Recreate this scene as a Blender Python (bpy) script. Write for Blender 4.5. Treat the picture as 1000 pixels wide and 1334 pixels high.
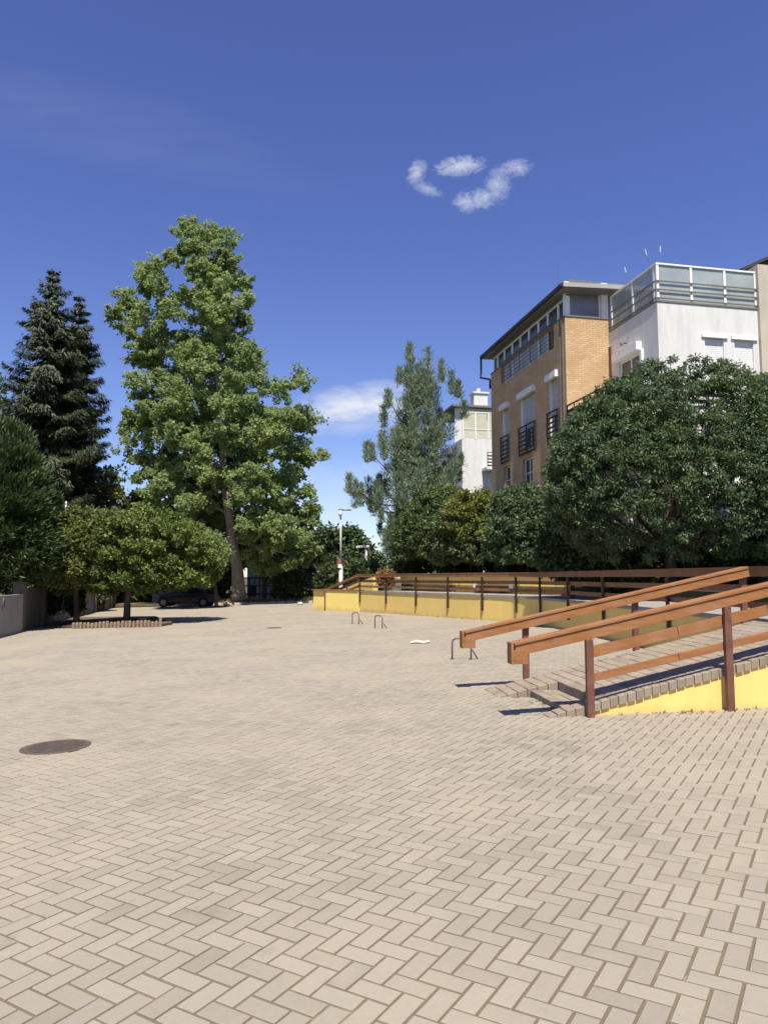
import bpy, math, random
import numpy as np
from mathutils import Vector, Matrix
PI = math.pi
random.seed(7); RNG = np.random.default_rng(11)
for o in list(bpy.data.objects): bpy.data.objects.remove(o)
scene = bpy.context.scene
C = scene.collection

# ------------------------------------------------------------------ camera
F, CX, CY = 950.0, 500.0, 667.0
PITCH, H = math.radians(5.13), 1.577
SLOPE = 0.0252
cam_d = bpy.data.cameras.new('camera'); cam = bpy.data.objects.new('camera', cam_d); C.objects.link(cam)
cam.location = (0, 0, H); cam.rotation_euler = (PI/2 + PITCH, 0, 0)
cam_d.sensor_fit = 'VERTICAL'; cam_d.sensor_height = 24.0; cam_d.lens = 24.0*F/1334.0
cam_d.clip_start = 0.05; cam_d.clip_end = 4000
scene.camera = cam
scene.render.resolution_x = 767; scene.render.resolution_y = 1024

# ------------------------------------------------------------------ sky and sun
SUN_HEAD, SUN_EL = math.radians(-5), math.radians(60)      # heading the light travels to, elevation
world = bpy.data.worlds.new('World'); scene.world = world; world.use_nodes = True
wt = world.node_tree; wn = wt.nodes; wl = wt.links; wn.clear()
def cam_dir(px, py):
    a, b = (px-CX)/F, (CY-py)/F
    return Vector((a, math.cos(PITCH)-b*math.sin(PITCH), math.sin(PITCH)+b*math.cos(PITCH)))
sky = wn.new('ShaderNodeTexSky'); sky.sky_type = 'NISHITA'; sky.sun_disc = False
sky.sun_elevation = SUN_EL; sky.sun_rotation = PI + SUN_HEAD
sky.altitude = 100; sky.air_density = 1.0; sky.dust_density = 0.3; sky.ozone_density = 4.0
def wmath(op, a, b=None, c=None, clamp=False):
    n = wn.new('ShaderNodeMath'); n.operation = op; n.use_clamp = clamp
    for i, v in enumerate((a, b, c)):
        if v is None: continue
        if isinstance(v, (int, float)): n.inputs[i].default_value = v
        else: wl.new(v, n.inputs[i])
    return n.outputs[0]
tc = wn.new('ShaderNodeTexCoord')
def wdot(vec):
    n = wn.new('ShaderNodeVectorMath'); n.operation = 'DOT_PRODUCT'
    wl.new(tc.outputs['Generated'], n.inputs[0]); n.inputs[1].default_value = vec
    return n.outputs['Value']
# clouds are fixed in the world by compass heading and height: x/y and z/y of the view direction
dy = wmath('MAXIMUM', wdot((0, 1, 0)), 0.02)
gx = wmath('DIVIDE', wdot((1, 0, 0)), dy); gz_ = wmath('DIVIDE', wdot((0, 0, 1)), dy)
cv = wn.new('ShaderNodeCombineXYZ'); wl.new(gx, cv.inputs[0]); wl.new(gz_, cv.inputs[1])
def cnoise(scale, detail, rough, sx=1.0, sy=1.0, dist=0.0):
    m = wn.new('ShaderNodeMapping'); m.inputs['Scale'].default_value = (sx, sy, 1)
    wl.new(cv.outputs[0], m.inputs['Vector'])
    n = wn.new('ShaderNodeTexNoise'); n.inputs['Scale'].default_value = scale
    n.inputs['Detail'].default_value = detail; n.inputs['Roughness'].default_value = rough
    n.inputs['Distortion'].default_value = dist
    wl.new(m.outputs[0], n.inputs['Vector']); return n.outputs['Fac']
n_fine = cnoise(58, 9, 0.68, 1, 1.25, 1.1)
n_big = cnoise(20, 8, 0.6, 1, 2.2, 0.3)
n_cir = cnoise(5, 6, 0.6, 1.0, 5.0, 0.8)
def puff(px, py, rx, ry, rot, noise, gain, thr):
    d = cam_dir(px, py); cx, cz = d.x/d.y, d.z/d.y
    dx = wmath('SUBTRACT', gx, cx); dz = wmath('SUBTRACT', gz_, cz)
    ca, sa = math.cos(rot), math.sin(rot)
    u = wmath('DIVIDE', wmath('ADD', wmath('MULTIPLY', dx, ca), wmath('MULTIPLY', dz, sa)), rx/F)
    v = wmath('DIVIDE', wmath('SUBTRACT', wmath('MULTIPLY', dz, ca), wmath('MULTIPLY', dx, sa)), ry/F)
    r = wmath('SQRT', wmath('ADD', wmath('MULTIPLY', u, u), wmath('MULTIPLY', v, v)))
    fall = wmath('SUBTRACT', 1.0, r)
    w = wmath('ADD', wmath('MULTIPLY', fall, 0.55), wmath('SUBTRACT', noise, thr))
    return wmath('MULTIPLY', wmath('MULTIPLY', w, gain, clamp=True), wmath('MULTIPLY', fall, 4.0, clamp=True))
puffs = [(543,224,15,26,-.5,n_fine,1.25,.56), (556,246,28,12,-.35,n_fine,.9,.56), (600,216,44,18,.12,n_fine,1.5,.55),
         (672,219,29,16,.15,n_fine,1.1,.56), (626,259,30,19,.2,n_fine,1.2,.55), (648,242,24,34,-.2,n_fine,1.0,.56), (608,264,24,20,0,n_fine,1.1,.56),
         (468,528,100,28,.04,n_big,1.9,.47), (490,508,85,16,.06,n_big,1.0,.5), (455,556,115,16,0,n_big,.55,.48),
         (430,660,190,70,0,n_big,.45,.42),
         (80,140,360,60,-.22,n_cir,.06,.42), (160,190,340,40,-.2,n_cir,.05,.42)]
acc = None
for p in puffs:
    o = puff(*p); acc = o if acc is None else wmath('MAXIMUM', acc, o)
mixc = wn.new('ShaderNodeMix'); mixc.data_type = 'RGBA'
hs = wn.new('ShaderNodeHueSaturation'); hs.inputs['Saturation'].default_value = 1.13; hs.inputs['Hue'].default_value = .524; hs.inputs['Value'].default_value = 1.0
wl.new(sky.outputs[0], hs.inputs['Color'])
wl.new(acc, mixc.inputs['Factor']); wl.new(hs.outputs[0], mixc.inputs[6]); mixc.inputs[7].default_value = (5.2, 5.5, 6.2, 1)
bg = wn.new('ShaderNodeBackground'); bg.inputs['Strength'].default_value = 0.101
wl.new(mixc.outputs[2], bg.inputs['Color'])
wo = wn.new('ShaderNodeOutputWorld'); wl.new(bg.outputs[0], wo.inputs['Surface'])
sun_d = bpy.data.lights.new('sun', 'SUN'); sun_d.energy = 5.0; sun_d.angle = math.radians(.53); sun_d.color = (1, .93, .80)
sun = bpy.data.objects.new('sun', sun_d); C.objects.link(sun); sun.location = (0, -20, 30)
sdir = Vector((math.sin(SUN_HEAD)*math.cos(SUN_EL), math.cos(SUN_HEAD)*math.cos(SUN_EL), -math.sin(SUN_EL)))
sun.rotation_euler = sdir.to_track_quat('-Z', 'Y').to_euler()
vs = scene.view_settings; vs.view_transform = 'Standard'; vs.look = 'None'; vs.exposure = 0.58; vs.gamma = 1.0
vs.use_curve_mapping = False
scene.render.engine = 'CYCLES'
scene.cycles.max_bounces = 6; scene.cycles.transparent_max_bounces = 8

# ------------------------------------------------------------------ photo pixels to places
def gz(x, y=0): return SLOPE*max(-20.0, min(14.0, x))
def at(px, py, Y):                      # point seen at a pixel, at distance Y
    d = cam_dir(px, py); t = Y/d.y
    return Vector((d.x*t, Y, H+d.z*t))
def on_ground(px, py, z=0.0):           # point of the yard (or z above it) seen at a pixel
    d = cam_dir(px, py); t = (H-z)/(SLOPE*d.x - d.z)
    return Vector((d.x*t, d.y*t, H+d.z*t))
def ray_line(px, py, p, q):             # where the vertical plane through p and q is seen
    d = cam_dir(px, py)
    ex, ey = q[0]-p[0], q[1]-p[1]
    den = d.x*ey - d.y*ex
    t = (p[0]*ey - p[1]*ex)/den
    return Vector((d.x*t, d.y*t, H+d.z*t))
def pxx(X, Y): return CX + F*X/Y

# ------------------------------------------------------------------ materials
MATS = {}
def nmat(name):
    m = bpy.data.materials.new(name); m.use_nodes = True
    nt = m.node_tree; b = nt.nodes['Principled BSDF']; MATS[name] = m
    return m, nt, b
def nd(nt, typ, **kw):
    n = nt.nodes.new(typ)
    for k, v in kw.items(): setattr(n, k, v)
    return n
def mixrgb(nt, fac, a, b, blend='MIX'):
    n = nd(nt, 'ShaderNodeMix', data_type='RGBA', blend_type=blend)
    for idx, v in ((0, fac), (6, a), (7, b)):
        if isinstance(v, (tuple, list)): n.inputs[idx].default_value = (*v[:3], 1)
        elif isinstance(v, (int, float)): n.inputs[idx].default_value = v
        else: nt.links.new(v, n.inputs[idx])
    return n.outputs[2]
def ramp(nt, src, lo, hi):
    n = nd(nt, 'ShaderNodeMapRange'); n.inputs[1].default_value = lo; n.inputs[2].default_value = hi
    nt.links.new(src, n.inputs[0]); return n.outputs[0]
def noise(nt, scale, detail=4, rough=.6, vec=None, sc=None):
    n = nd(nt, 'ShaderNodeTexNoise'); n.inputs['Scale'].default_value = scale
    n.inputs['Detail'].default_value = detail; n.inputs['Roughness'].default_value = rough
    if vec is None:
        g = nd(nt, 'ShaderNodeNewGeometry'); vec = g.outputs['Position']
    if sc:
        m = nd(nt, 'ShaderNodeMapping'); m.inputs['Scale'].default_value = sc
        nt.links.new(vec, m.inputs['Vector']); vec = m.outputs[0]
    nt.links.new(vec, n.inputs['Vector']); return n.outputs['Fac']
def bump(nt, b, h, strength=.3, dist=.01):
    n = nd(nt, 'ShaderNodeBump'); n.inputs['Strength'].default_value = strength; n.inputs['Distance'].default_value = dist
    nt.links.new(h, n.inputs['Height']); nt.links.new(n.outputs[0], b.inputs['Normal'])
def simple(name, col, rough=.7, var=.15, scale=3.0, metal=0, spec=.3, fine=60, bmp=.15, streak=None):
    m, nt, b = nmat(name)
    n1 = noise(nt, scale, 5, .6, sc=streak); n2 = noise(nt, fine, 3, .6)
    dark = tuple(c*(1-var*1.6) for c in col); light = tuple(min(1, c*(1+var)) for c in col)
    c = mixrgb(nt, ramp(nt, n1, .3, .7), dark, light)
    c = mixrgb(nt, .25, c, mixrgb(nt, n2, dark, light))
    nt.links.new(c, b.inputs['Base Color'])
    b.inputs['Roughness'].default_value = rough; b.inputs['Metallic'].default_value = metal
    b.inputs['Specular IOR Level'].default_value = spec
    if bmp: bump(nt, b, n2, bmp, .01)
    return m
def paver_mat(name, ca, cb, dirt):
    m, nt, b = nmat(name)
    oi = nd(nt, 'ShaderNodeObjectInfo'); g = nd(nt, 'ShaderNodeNewGeometry')
    add = nd(nt, 'ShaderNodeMath', operation='ADD'); nt.links.new(oi.outputs['Random'], add.inputs[0]); nt.links.new(g.outputs['Random Per Island'], add.inputs[1])
    wnz = nd(nt, 'ShaderNodeTexWhiteNoise', noise_dimensions='1D'); nt.links.new(add.outputs[0], wnz.inputs['W'])
    c = mixrgb(nt, wnz.outputs['Value'], ca, cb); w2 = nd(nt, 'ShaderNodeTexWhiteNoise', noise_dimensions='1D'); nt.links.new(wnz.outputs['Value'], w2.inputs['W']); c = mixrgb(nt, ramp(nt, w2.outputs['Value'], .86, .98), c, tuple(x*.93 for x in ca))
    big = noise(nt, .55, 6, .62); c = mixrgb(nt, ramp(nt, big, .42, .68), c, dirt)
    mid = noise(nt, 3.1, 5, .65); c = mixrgb(nt, ramp(nt, mid, .62, .82), c, tuple(x*.62 for x in ca))
    spot = noise(nt, 1.7, 7, .7); c = mixrgb(nt, ramp(nt, spot, .66, .74), c, tuple(x*.60 for x in ca)); lt = noise(nt, 2.6, 7, .75); c = mixrgb(nt, ramp(nt, lt, .63, .80), c, tuple(min(1, x*1.22) for x in cb))
    gr = noise(nt, 420, 3, .7); c = mixrgb(nt, ramp(nt, gr, .3, .75), mixrgb(nt, .30, c, (0.10, .08, .06)), c)
    gr2 = noise(nt, 60, 4, .7); c = mixrgb(nt, ramp(nt, gr2, .35, .7), mixrgb(nt, .14, c, (0.16, .13, .10)), c)
    nt.links.new(c, b.inputs['Base Color']); b.inputs['Roughness'].default_value = .85
    b.inputs['Specular IOR Level'].default_value = .25
    bump(nt, b, gr, .35, .004)
    return m
paver_mat('paver', (.302, .268, .212), (.372, .332, .264), (.395, .345, .265))
paver_mat('ramp_paver', (.25, .205, .155), (.37, .315, .245), (.32, .26, .19))
def sand():
    m, nt, b = nmat('joint_sand')
    n = noise(nt, 90, 4, .7); c = mixrgb(nt, n, (.11, .086, .06), (.22, .17, .12))
    g = noise(nt, 1.3, 5, .6); c = mixrgb(nt, ramp(nt, g, .52, .72), c, (.17, .16, .075)); g2 = noise(nt, 2.4, 5, .7); c = mixrgb(nt, ramp(nt, g2, .58, .72), c, (.32, .265, .19))
    nt.links.new(c, b.inputs['Base Color']); b.inputs['Roughness'].default_value = .95
    b.inputs['Specular IOR Level'].default_value = .1
    bump(nt, b, n, .5, .01)
sand()
def plaster(name, col, stain, var=.08, lo=.5, hi=.8, foot=None):
    m, nt, b = nmat(name)
    c = mixrgb(nt, noise(nt, 1.2, 5, .6), tuple(x*(1-var) for x in col), tuple(min(1, x*(1+var)) for x in col))
    st = noise(nt, 1.6, 6, .7, sc=(2.2, 2.2, .35)); c = mixrgb(nt, ramp(nt, st, lo, hi), c, stain)
    if foot:
        sx_ = nd(nt, 'ShaderNodeSeparateXYZ'); gp = nd(nt, 'ShaderNodeNewGeometry'); nt.links.new(gp.outputs['Position'], sx_.inputs[0])
        nb_ = noise(nt, 3.5, 6, .7); ad = nd(nt, 'ShaderNodeMath', operation='MULTIPLY_ADD'); ad.inputs[1].default_value = .45; nt.links.new(nb_, ad.inputs[0]); nt.links.new(sx_.outputs[2], ad.inputs[2])
        c = mixrgb(nt, ramp(nt, ad.outputs[0], .42, .22), c, mixrgb(nt, .6, c, foot))
        vs_ = noise(nt, 2.0, 6, .75, sc=(5, 5, .5)); c = mixrgb(nt, ramp(nt, vs_, .60, .80), c, mixrgb(nt, .45, c, foot))
    f = noise(nt, 130, 3, .7)
    nt.links.new(c, b.inputs['Base Color']); b.inputs['Roughness'].default_value = .9; b.inputs['Specular IOR Level'].default_value = .15
    bump(nt, b, f, .3, .006)
plaster('yellow_plaster', (.80, .575, .185), (.75, .51, .18), foot=(.46, .34, .17))
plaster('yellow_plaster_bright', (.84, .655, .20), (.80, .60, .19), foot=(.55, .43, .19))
plaster('white_plaster', (.635, .63, .605), (.47, .46, .435), .06, .45, .85)
plaster('cream_plaster', (.66, .64, .54), (.5, .48, .38))
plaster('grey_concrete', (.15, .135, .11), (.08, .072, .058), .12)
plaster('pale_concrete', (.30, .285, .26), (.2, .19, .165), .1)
plaster('beige_plaster', (.48, .43, .35), (.36, .32, .26))
simple('deck_concrete', (.30, .275, .24), .9, .12, 2.0)
simple('soil', (.145, .105, .07), .95, .3, 3.0, spec=.1, bmp=.5)
simple('garden_earth', (.05, .055, .03), .95, .3, 2.0, spec=.1, bmp=.5)
simple('grass_earth', (.10, .105, .05), .95, .35, .8, spec=.1, bmp=.5)
def wood(name, col, dark):
    m, nt, b = nmat(name)
    tcn = nd(nt, 'ShaderNodeTexCoord')
    n = noise(nt, 1.0, 6, .65, tcn.outputs['Object'], (1.3, 26, 26)); n2 = noise(nt, 2.2, 5, .65)
    c = mixrgb(nt, ramp(nt, n, .35, .7), dark, col); c = mixrgb(nt, ramp(nt, n2, .45, .8), c, tuple(x*.72+.05 for x in col)); n3 = noise(nt, 9, 6, .75); c = mixrgb(nt, ramp(nt, n3, .62, .78), c, tuple(x*.55 for x in dark))
    nt.links.new(c, b.inputs['Base Color']); b.inputs['Roughness'].default_value = .75; b.inputs['Specular IOR Level'].default_value = .3
    bump(nt, b, n, .25, .004)
wood('stained_wood', (.34, .152, .054), (.225, .092, .032))
wood('weathered_rail', (.32, .15, .062), (.17, .075, .032))
simple('brown_steel', (.165, .070, .048), .5, .25, 6, spec=.4)
simple('dark_brown_steel', (.055, .028, .018), .5, .25, 6, spec=.4)
simple('galvanised', (.23, .205, .175), .5, .2, 14, metal=.6)
simple('cast_iron', (.115, .092, .072), .7, .3, 16, metal=.1, bmp=.4)
simple('dark_rail', (.022, .018, .017), .45, .2, 5)
simple('white_frame', (.76, .76, .74), .45, .05, 3, bmp=.05)
simple('shutter_white', (.72, .72, .70), .5, .05, 3, bmp=.05)
simple('shutter_grey', (.46, .46, .47), .5, .06, 3, bmp=.05)
simple('soffit_grey', (.17, .16, .155), .7, .1, 2)
simple('roof_dark', (.045, .042, .045), .6, .2, 4)
simple('roof_metal', (.36, .35, .34), .45, .1, 3)
simple('panel_grey', (.20, .195, .225), .25, .1, 2, spec=.6, bmp=0)
simple('car_glass', (.01, .011, .013), .3, .1, 3, spec=.3, bmp=0)
simple('glass_dark', (.055, .068, .085), .12, .2, 2, spec=.8, bmp=0)
simple('sky_reflection_tint', (.40, .45, .53), .35, .1, 2, spec=.5, bmp=0)  # pale blue-grey colour standing in for sky reflected in the attic glazing
simple('pole_concrete', (.58, .57, .52), .85, .12, 4)
simple('lamp_plastic', (.62, .64, .66), .4, .05, 4)
simple('sign_red', (.30, .10, .09), .5, .1, 4); simple('sign_white', (.75, .74, .72), .5, .06, 4)
simple('paper', (.80, .79, .74), .8, .06, 10, bmp=.1)
simple('cardboard', (.70, .62, .47), .85, .15, 8)
simple('stone', (.46, .42, .36), .9, .2, 9, bmp=.4)
simple('palisade', (.27, .195, .14), .9, .22, 9, bmp=.4)
simple('car_paint', (.008, .010, .022), .25, .1, 2, spec=.6, bmp=0)
simple('rubber', (.012, .012, .012), .8, .1, 8); simple('alloy', (.22, .22, .23), .35, .1, 8, metal=.8)
simple('tail_red', (.25, .01, .01), .3, .1, 8); simple('lamp_clear', (.5, .5, .52), .2, .05, 8)
def frosted(name, col, alpha):
    m, nt, b = nmat(name)
    n = noise(nt, 1.1, 5, .65)
    c = mixrgb(nt, ramp(nt, n, .35, .7), tuple(x*.75 for x in col), col)
    nt.links.new(c, b.inputs['Base Color']); b.inputs['Roughness'].default_value = .18
    b.inputs['Specular IOR Level'].default_value = .6; b.inputs['Alpha'].default_value = alpha
frosted('frosted_glass', (.46, .52, .49), .68)
frosted('frosted_cream', (.62, .60, .42), .85)
def brick(name, c1, c2, mortar):
    m, nt, b = nmat(name)
    uv = nd(nt, 'ShaderNodeUVMap'); br = nd(nt, 'ShaderNodeTexBrick')
    nt.links.new(uv.outputs[0], br.inputs['Vector'])
    br.inputs['Scale'].default_value = 1; br.inputs['Brick Width'].default_value = .25; br.inputs['Row Height'].default_value = .076
    br.inputs['Mortar Size'].default_value = .011; br.inputs['Mortar Smooth'].default_value = .1; br.inputs['Bias'].default_value = 0
    br.inputs['Color1'].default_value = (*c1, 1); br.inputs['Color2'].default_value = (*c2, 1); br.inputs['Mortar'].default_value = (*mortar, 1)
    n = noise(nt, 1.4, 5, .6); c = mixrgb(nt, ramp(nt, n, .45, .8), br.outputs['Color'], tuple(x*.72 for x in c1))
    n2 = noise(nt, 70, 3, .6); c = mixrgb(nt, .18, c, mixrgb(nt, n2, (.2, .14, .09), c2))
    nt.links.new(c, b.inputs['Base Color']); b.inputs['Roughness'].default_value = .9; b.inputs['Specular IOR Level'].default_value = .15
    inv = nd(nt, 'ShaderNodeMath', operation='SUBTRACT'); inv.inputs[0].default_value = 1; nt.links.new(br.outputs['Fac'], inv.inputs[1])
    bump(nt, b, inv.outputs[0], .8, .012)
brick('tan_brick', (.56, .35, .17), (.69, .475, .28), (.38, .285, .195))
def bark(name, a, b_, scale=2.2):
    m, nt, b = nmat(name)
    n = noise(nt, scale, 6, .65, sc=(1, 1, .35)); n2 = noise(nt, 14, 5, .7, sc=(1, 1, .25))
    c = mixrgb(nt, ramp(nt, n, .38, .62), a, b_); c = mixrgb(nt, .3, c, mixrgb(nt, n2, tuple(x*.5 for x in a), b_))
    nt.links.new(c, b.inputs['Base Color']); b.inputs['Roughness'].default_value = .9; b.inputs['Specular IOR Level'].default_value = .1
    bump(nt, b, n2, .7, .03)
bark('plane_bark', (.24, .185, .13), (.62, .51, .38), 1.6)
bark('dark_bark', (.035, .028, .022), (.10, .08, .06))
bark('grey_bark', (.10, .085, .07), (.22, .19, .155))
def leaf_mat(name, dark, light, trans=.3, scale=.35, hi=None):
    m, nt, b = nmat(name)
    g = nd(nt, 'ShaderNodeNewGeometry')
    c = mixrgb(nt, g.outputs['Random Per Island'], dark, light)
    n = noise(nt, scale, 3, .5); c = mixrgb(nt, ramp(nt, n, .45, .7), c, hi or light)
    out = nt.nodes['Material Output']
    nt.links.new(c, b.inputs['Base Color']); b.inputs['Roughness'].default_value = .5; b.inputs['Specular IOR Level'].default_value = .35
    tr = nd(nt, 'ShaderNodeBsdfTranslucent'); nt.links.new(mixrgb(nt, .5, c, tuple(min(1, x*1.5) for x in light)), tr.inputs['Color'])
    mx = nd(nt, 'ShaderNodeMixShader'); mx.inputs[0].default_value = trans
    nt.links.new(b.outputs[0], mx.inputs[1]); nt.links.new(tr.outputs[0], mx.inputs[2]); nt.links.new(mx.outputs[0], out.inputs['Surface'])
leaf_mat('plane_leaf', (.125, .185, .062), (.30, .375, .155), .48, .3, (.29, .36, .12))
leaf_mat('spruce_needle', (.022, .036, .017), (.062, .078, .036), .15, .4)
leaf_mat('cypress_leaf', (.022, .045, .014), (.07, .105, .032), .15, .6)
leaf_mat('hornbeam_leaf', (.06, .105, .022), (.16, .205, .045), .3, .5)
leaf_mat('yellow_hornbeam_leaf', (.060, .088, .020), (.165, .19, .045), .3, .5)
leaf_mat('globe_leaf', (.040, .075, .030), (.120, .165, .075), .28, .6, (.095, .14, .05))
leaf_mat('olive_leaf', (.045, .080, .026), (.12, .16, .052), .3, .5)
leaf_mat('pine_needle', (.085, .132, .076), (.235, .29, .175), .25, .5)
leaf_mat('laurel_leaf', (.020, .040, .012), (.075, .10, .030), .2, .6)
leaf_mat('gold_leaf', (.075, .105, .024), (.225, .235, .05), .3, .6)
leaf_mat('backwood_leaf', (.024, .048, .018), (.075, .110, .038), .2, .3)
leaf_mat('dry_leaf', (.14, .065, .02), (.30, .15, .05), .2, .8)
leaf_mat('rose_leaf', (.10, .11, .05), (.40, .38, .28), .2, 1.5)
leaf_mat('weed_leaf', (.13, .12, .04), (.26, .22, .09), .2, 1.0)

# ------------------------------------------------------------------ mesh helpers
class MB:
    def __init__(s): s.v = []; s.f = []; s.uv = {}
    def quad(s, a, b, c, d, uv=None):
        n = len(s.v); s.v += [tuple(a), tuple(b), tuple(c), tuple(d)]
        if uv: s.uv[len(s.f)] = uv
        s.f.append((n, n+1, n+2, n+3)); return s
    def hexa(s, p):                       # 8 corners: bottom ring 0-3 (ccw from above), top ring 4-7
        n = len(s.v); s.v += [tuple(q) for q in p]
        s.f += [tuple(n+i for i in q) for q in ((3,2,1,0), (4,5,6,7), (0,1,5,4), (1,2,6,5), (2,3,7,6), (3,0,4,7))]; return s
    def box(s, c, size, ax=None):         # ax: (u,v,w) unit vectors
        u, v, w = ax or (Vector((1,0,0)), Vector((0,1,0)), Vector((0,0,1)))
        c = Vector(c); a, b, d = size[0]/2, size[1]/2, size[2]/2
        return s.hexa([c-u*a-v*b-w*d, c+u*a-v*b-w*d, c+u*a+v*b-w*d, c-u*a+v*b-w*d, c-u*a-v*b+w*d, c+u*a-v*b+w*d, c+u*a+v*b+w*d, c-u*a+v*b+w*d])
    def beam(s, p, q, w, h, up=(0,0,1)):  # bar from p to q, centred on the line
        p, q = Vector(p), Vector(q); u = (q-p); L = u.length; u.normalize(); up = Vector(up)
        v = up.cross(u).normalized(); z = u.cross(v).normalized()
        return s.box((p+q)/2, (L, w, h), (u, v, z))
    def prism(s, poly, z0, z1):           # poly ccw list of xy; z0,z1 numbers or functions
        f0 = z0 if callable(z0) else (lambda x, y: z0); f1 = z1 if callable(z1) else (lambda x, y: z1)
        n = len(s.v); k = len(poly)
        s.v += [(x, y, f0(x, y)) for x, y in poly] + [(x, y, f1(x, y)) for x, y in poly]
        s.f.append(tuple(n+k-1-i for i in range(k))); s.f.append(tuple(n+k+i for i in range(k)))
        for i in range(k): j = (i+1) % k; s.f.append((n+i, n+j, n+k+j, n+k+i))
        return s
    def tube(s, pts, rad, seg=8, cap=True):
        pts = [Vector(p) for p in pts]; rad = rad if isinstance(rad, (list, tuple)) else [rad]*len(pts)
        n0 = len(s.v); prev = None
        for i, p in enumerate(pts):
            t = (pts[min(i+1, len(pts)-1)]-pts[max(i-1, 0)]).normalized()
            if prev is None:
                a = Vector((1,0,0)) if abs(t.x) < .9 else Vector((0,1,0)); u = t.cross(a).normalized()
            else: u = (prev - t*prev.dot(t)).normalized()
            prev = u; w = t.cross(u)
            for k in range(seg):
                an = 2*PI*k/seg; s.v.append(tuple(p + (u*math.cos(an)+w*math.sin(an))*rad[i]))
        for i in range(len(pts)-1):
            for k in range(seg):
                a = n0+i*seg+k; b = n0+i*seg+(k+1) % seg; s.f.append((a, b, b+seg, a+seg))
        if cap:
            s.f.append(tuple(n0+seg-1-k for k in range(seg))); e = n0+(len(pts)-1)*seg; s.f.append(tuple(e+k for k in range(seg)))
        return s
    def lathe(s, c, prof, seg=16):        # prof: (r,z) bottom to top
        n0 = len(s.v); c = Vector(c)
        for r, z in prof:
            for k in range(seg): an = 2*PI*k/seg; s.v.append((c.x+r*math.cos(an), c.y+r*math.sin(an), c.z+z))
        for i in range(len(prof)-1):
            for k in range(seg):
                a = n0+i*seg+k; b = n0+i*seg+(k+1) % seg; s.f.append((a, b, b+seg, a+seg))
        s.f.append(tuple(n0+seg-1-k for k in range(seg))); e = n0+(len(prof)-1)*seg; s.f.append(tuple(e+k for k in range(seg)))
        return s
    def build(s, name, mat, parent=None, smooth=False, kind=None, bevel=0):
        me = bpy.data.meshes.new(name); me.from_pydata(s.v, [], s.f)
        if s.uv:
            ul = me.uv_layers.new(name='UVMap')
            for fi, uvs in s.uv.items():
                for li, w in zip(me.polygons[fi].loop_indices, uvs): ul.data[li].uv = w
        if smooth: me.polygons.foreach_set('use_smooth', [True]*len(me.polygons))
        return link(name, me, mat, parent, kind, bevel)
def link(name, me, mat, parent=None, kind=None, bevel=0):
    if mat and not me.materials: me.materials.append(MATS[mat])
    o = bpy.data.objects.new(name, me); C.objects.link(o)
    if parent: o.parent = parent; o.matrix_parent_inverse = Matrix.Translation(parent.location).inverted() if parent.type == 'EMPTY' else Matrix()
    if kind: o['kind'] = kind
    if bevel:
        m = o.modifiers.new('bevel', 'BEVEL'); m.width = bevel; m.segments = 2; m.limit_method = 'ANGLE'
    return o
def thing(name, label, cat, loc=(0, 0, 0), group=None):
    o = bpy.data.objects.new(name, None); C.objects.link(o); o.location = loc; o.empty_display_size = .2
    o['label'] = label; o['category'] = cat
    if group: o['group'] = group
    return o
def tag(o, label, cat, group=None, kind=None):
    o['label'] = label; o['category'] = cat
    if group: o['group'] = group
    if kind: o['kind'] = kind
    return o
def inside(poly, X, Y):
    r = np.zeros(X.shape, bool); n = len(poly); j = n-1
    for i in range(n):
        xi, yi = poly[i]; xj, yj = poly[j]
        c = ((yi > Y) != (yj > Y)) & (X < (xj-xi)*(Y-yi)/((yj-yi) if yj != yi else 1e-9)+xi); r ^= c; j = i
    return r

# ------------------------------------------------------------------ foliage
def unit(a): return a/np.maximum(np.linalg.norm(a, axis=1, keepdims=True), 1e-9)
def leaves(name, P, D, N, L, W, mat, parent, fold=.18, kind=None):
    n = len(P); D = unit(D); S = unit(np.cross(D, N)); Nn = np.cross(S, D)
    L = np.asarray(L).reshape(-1, 1)*np.ones((n, 1)); W = np.asarray(W).reshape(-1, 1)*np.ones((n, 1))
    V = np.empty((n, 4, 3), np.float32)
    V[:, 0] = P; V[:, 1] = P+D*L*.45+S*W*.5-Nn*W*fold; V[:, 2] = P+D*L; V[:, 3] = P+D*L*.45-S*W*.5-Nn*W*fold
    me = bpy.data.meshes.new(name); me.vertices.add(4*n); me.vertices.foreach_set('co', V.ravel())
    idx = (np.arange(n)*4)[:, None]; T = np.concatenate([idx+np.array([0, 2, 1]), idx+np.array([0, 3, 2])], 1).astype(np.int32)
    me.loops.add(6*n); me.loops.foreach_set('vertex_index', T.ravel())
    me.polygons.add(2*n); me.polygons.foreach_set('loop_start', np.arange(0, 6*n, 3, dtype=np.int32))
    me.update(calc_edges=True)
    return link(name, me, mat, parent, kind)
def sphere_dirs(n): return unit(RNG.normal(size=(n, 3)))
def clump_leaves(cent, rad, per, size, up=.5, squash=.75, shell=.45, droop=.25):
    """leaves filling many small clumps: cent (k,3), rad (k,)"""
    k = len(cent); per = max(1, int(per)); idx = np.repeat(np.arange(k), per); n = len(idx)
    d = sphere_dirs(n); r = RNG.uniform(shell, 1.0, n)**.6*RNG.uniform(.55, 1.12, n)
    P = cent[idx]+d*(rad[idx]*r)[:, None]*np.array([1, 1, squash])
    N = unit(d*.7+np.array([0, 0, up])+RNG.normal(size=(n, 3))*.45)
    D = unit(d*.5+RNG.normal(size=(n, 3))*.8+np.array([0, 0, -droop]))
    Lf = size*RNG.uniform(.65, 1.35, n)
    return P, D, N, Lf
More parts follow.
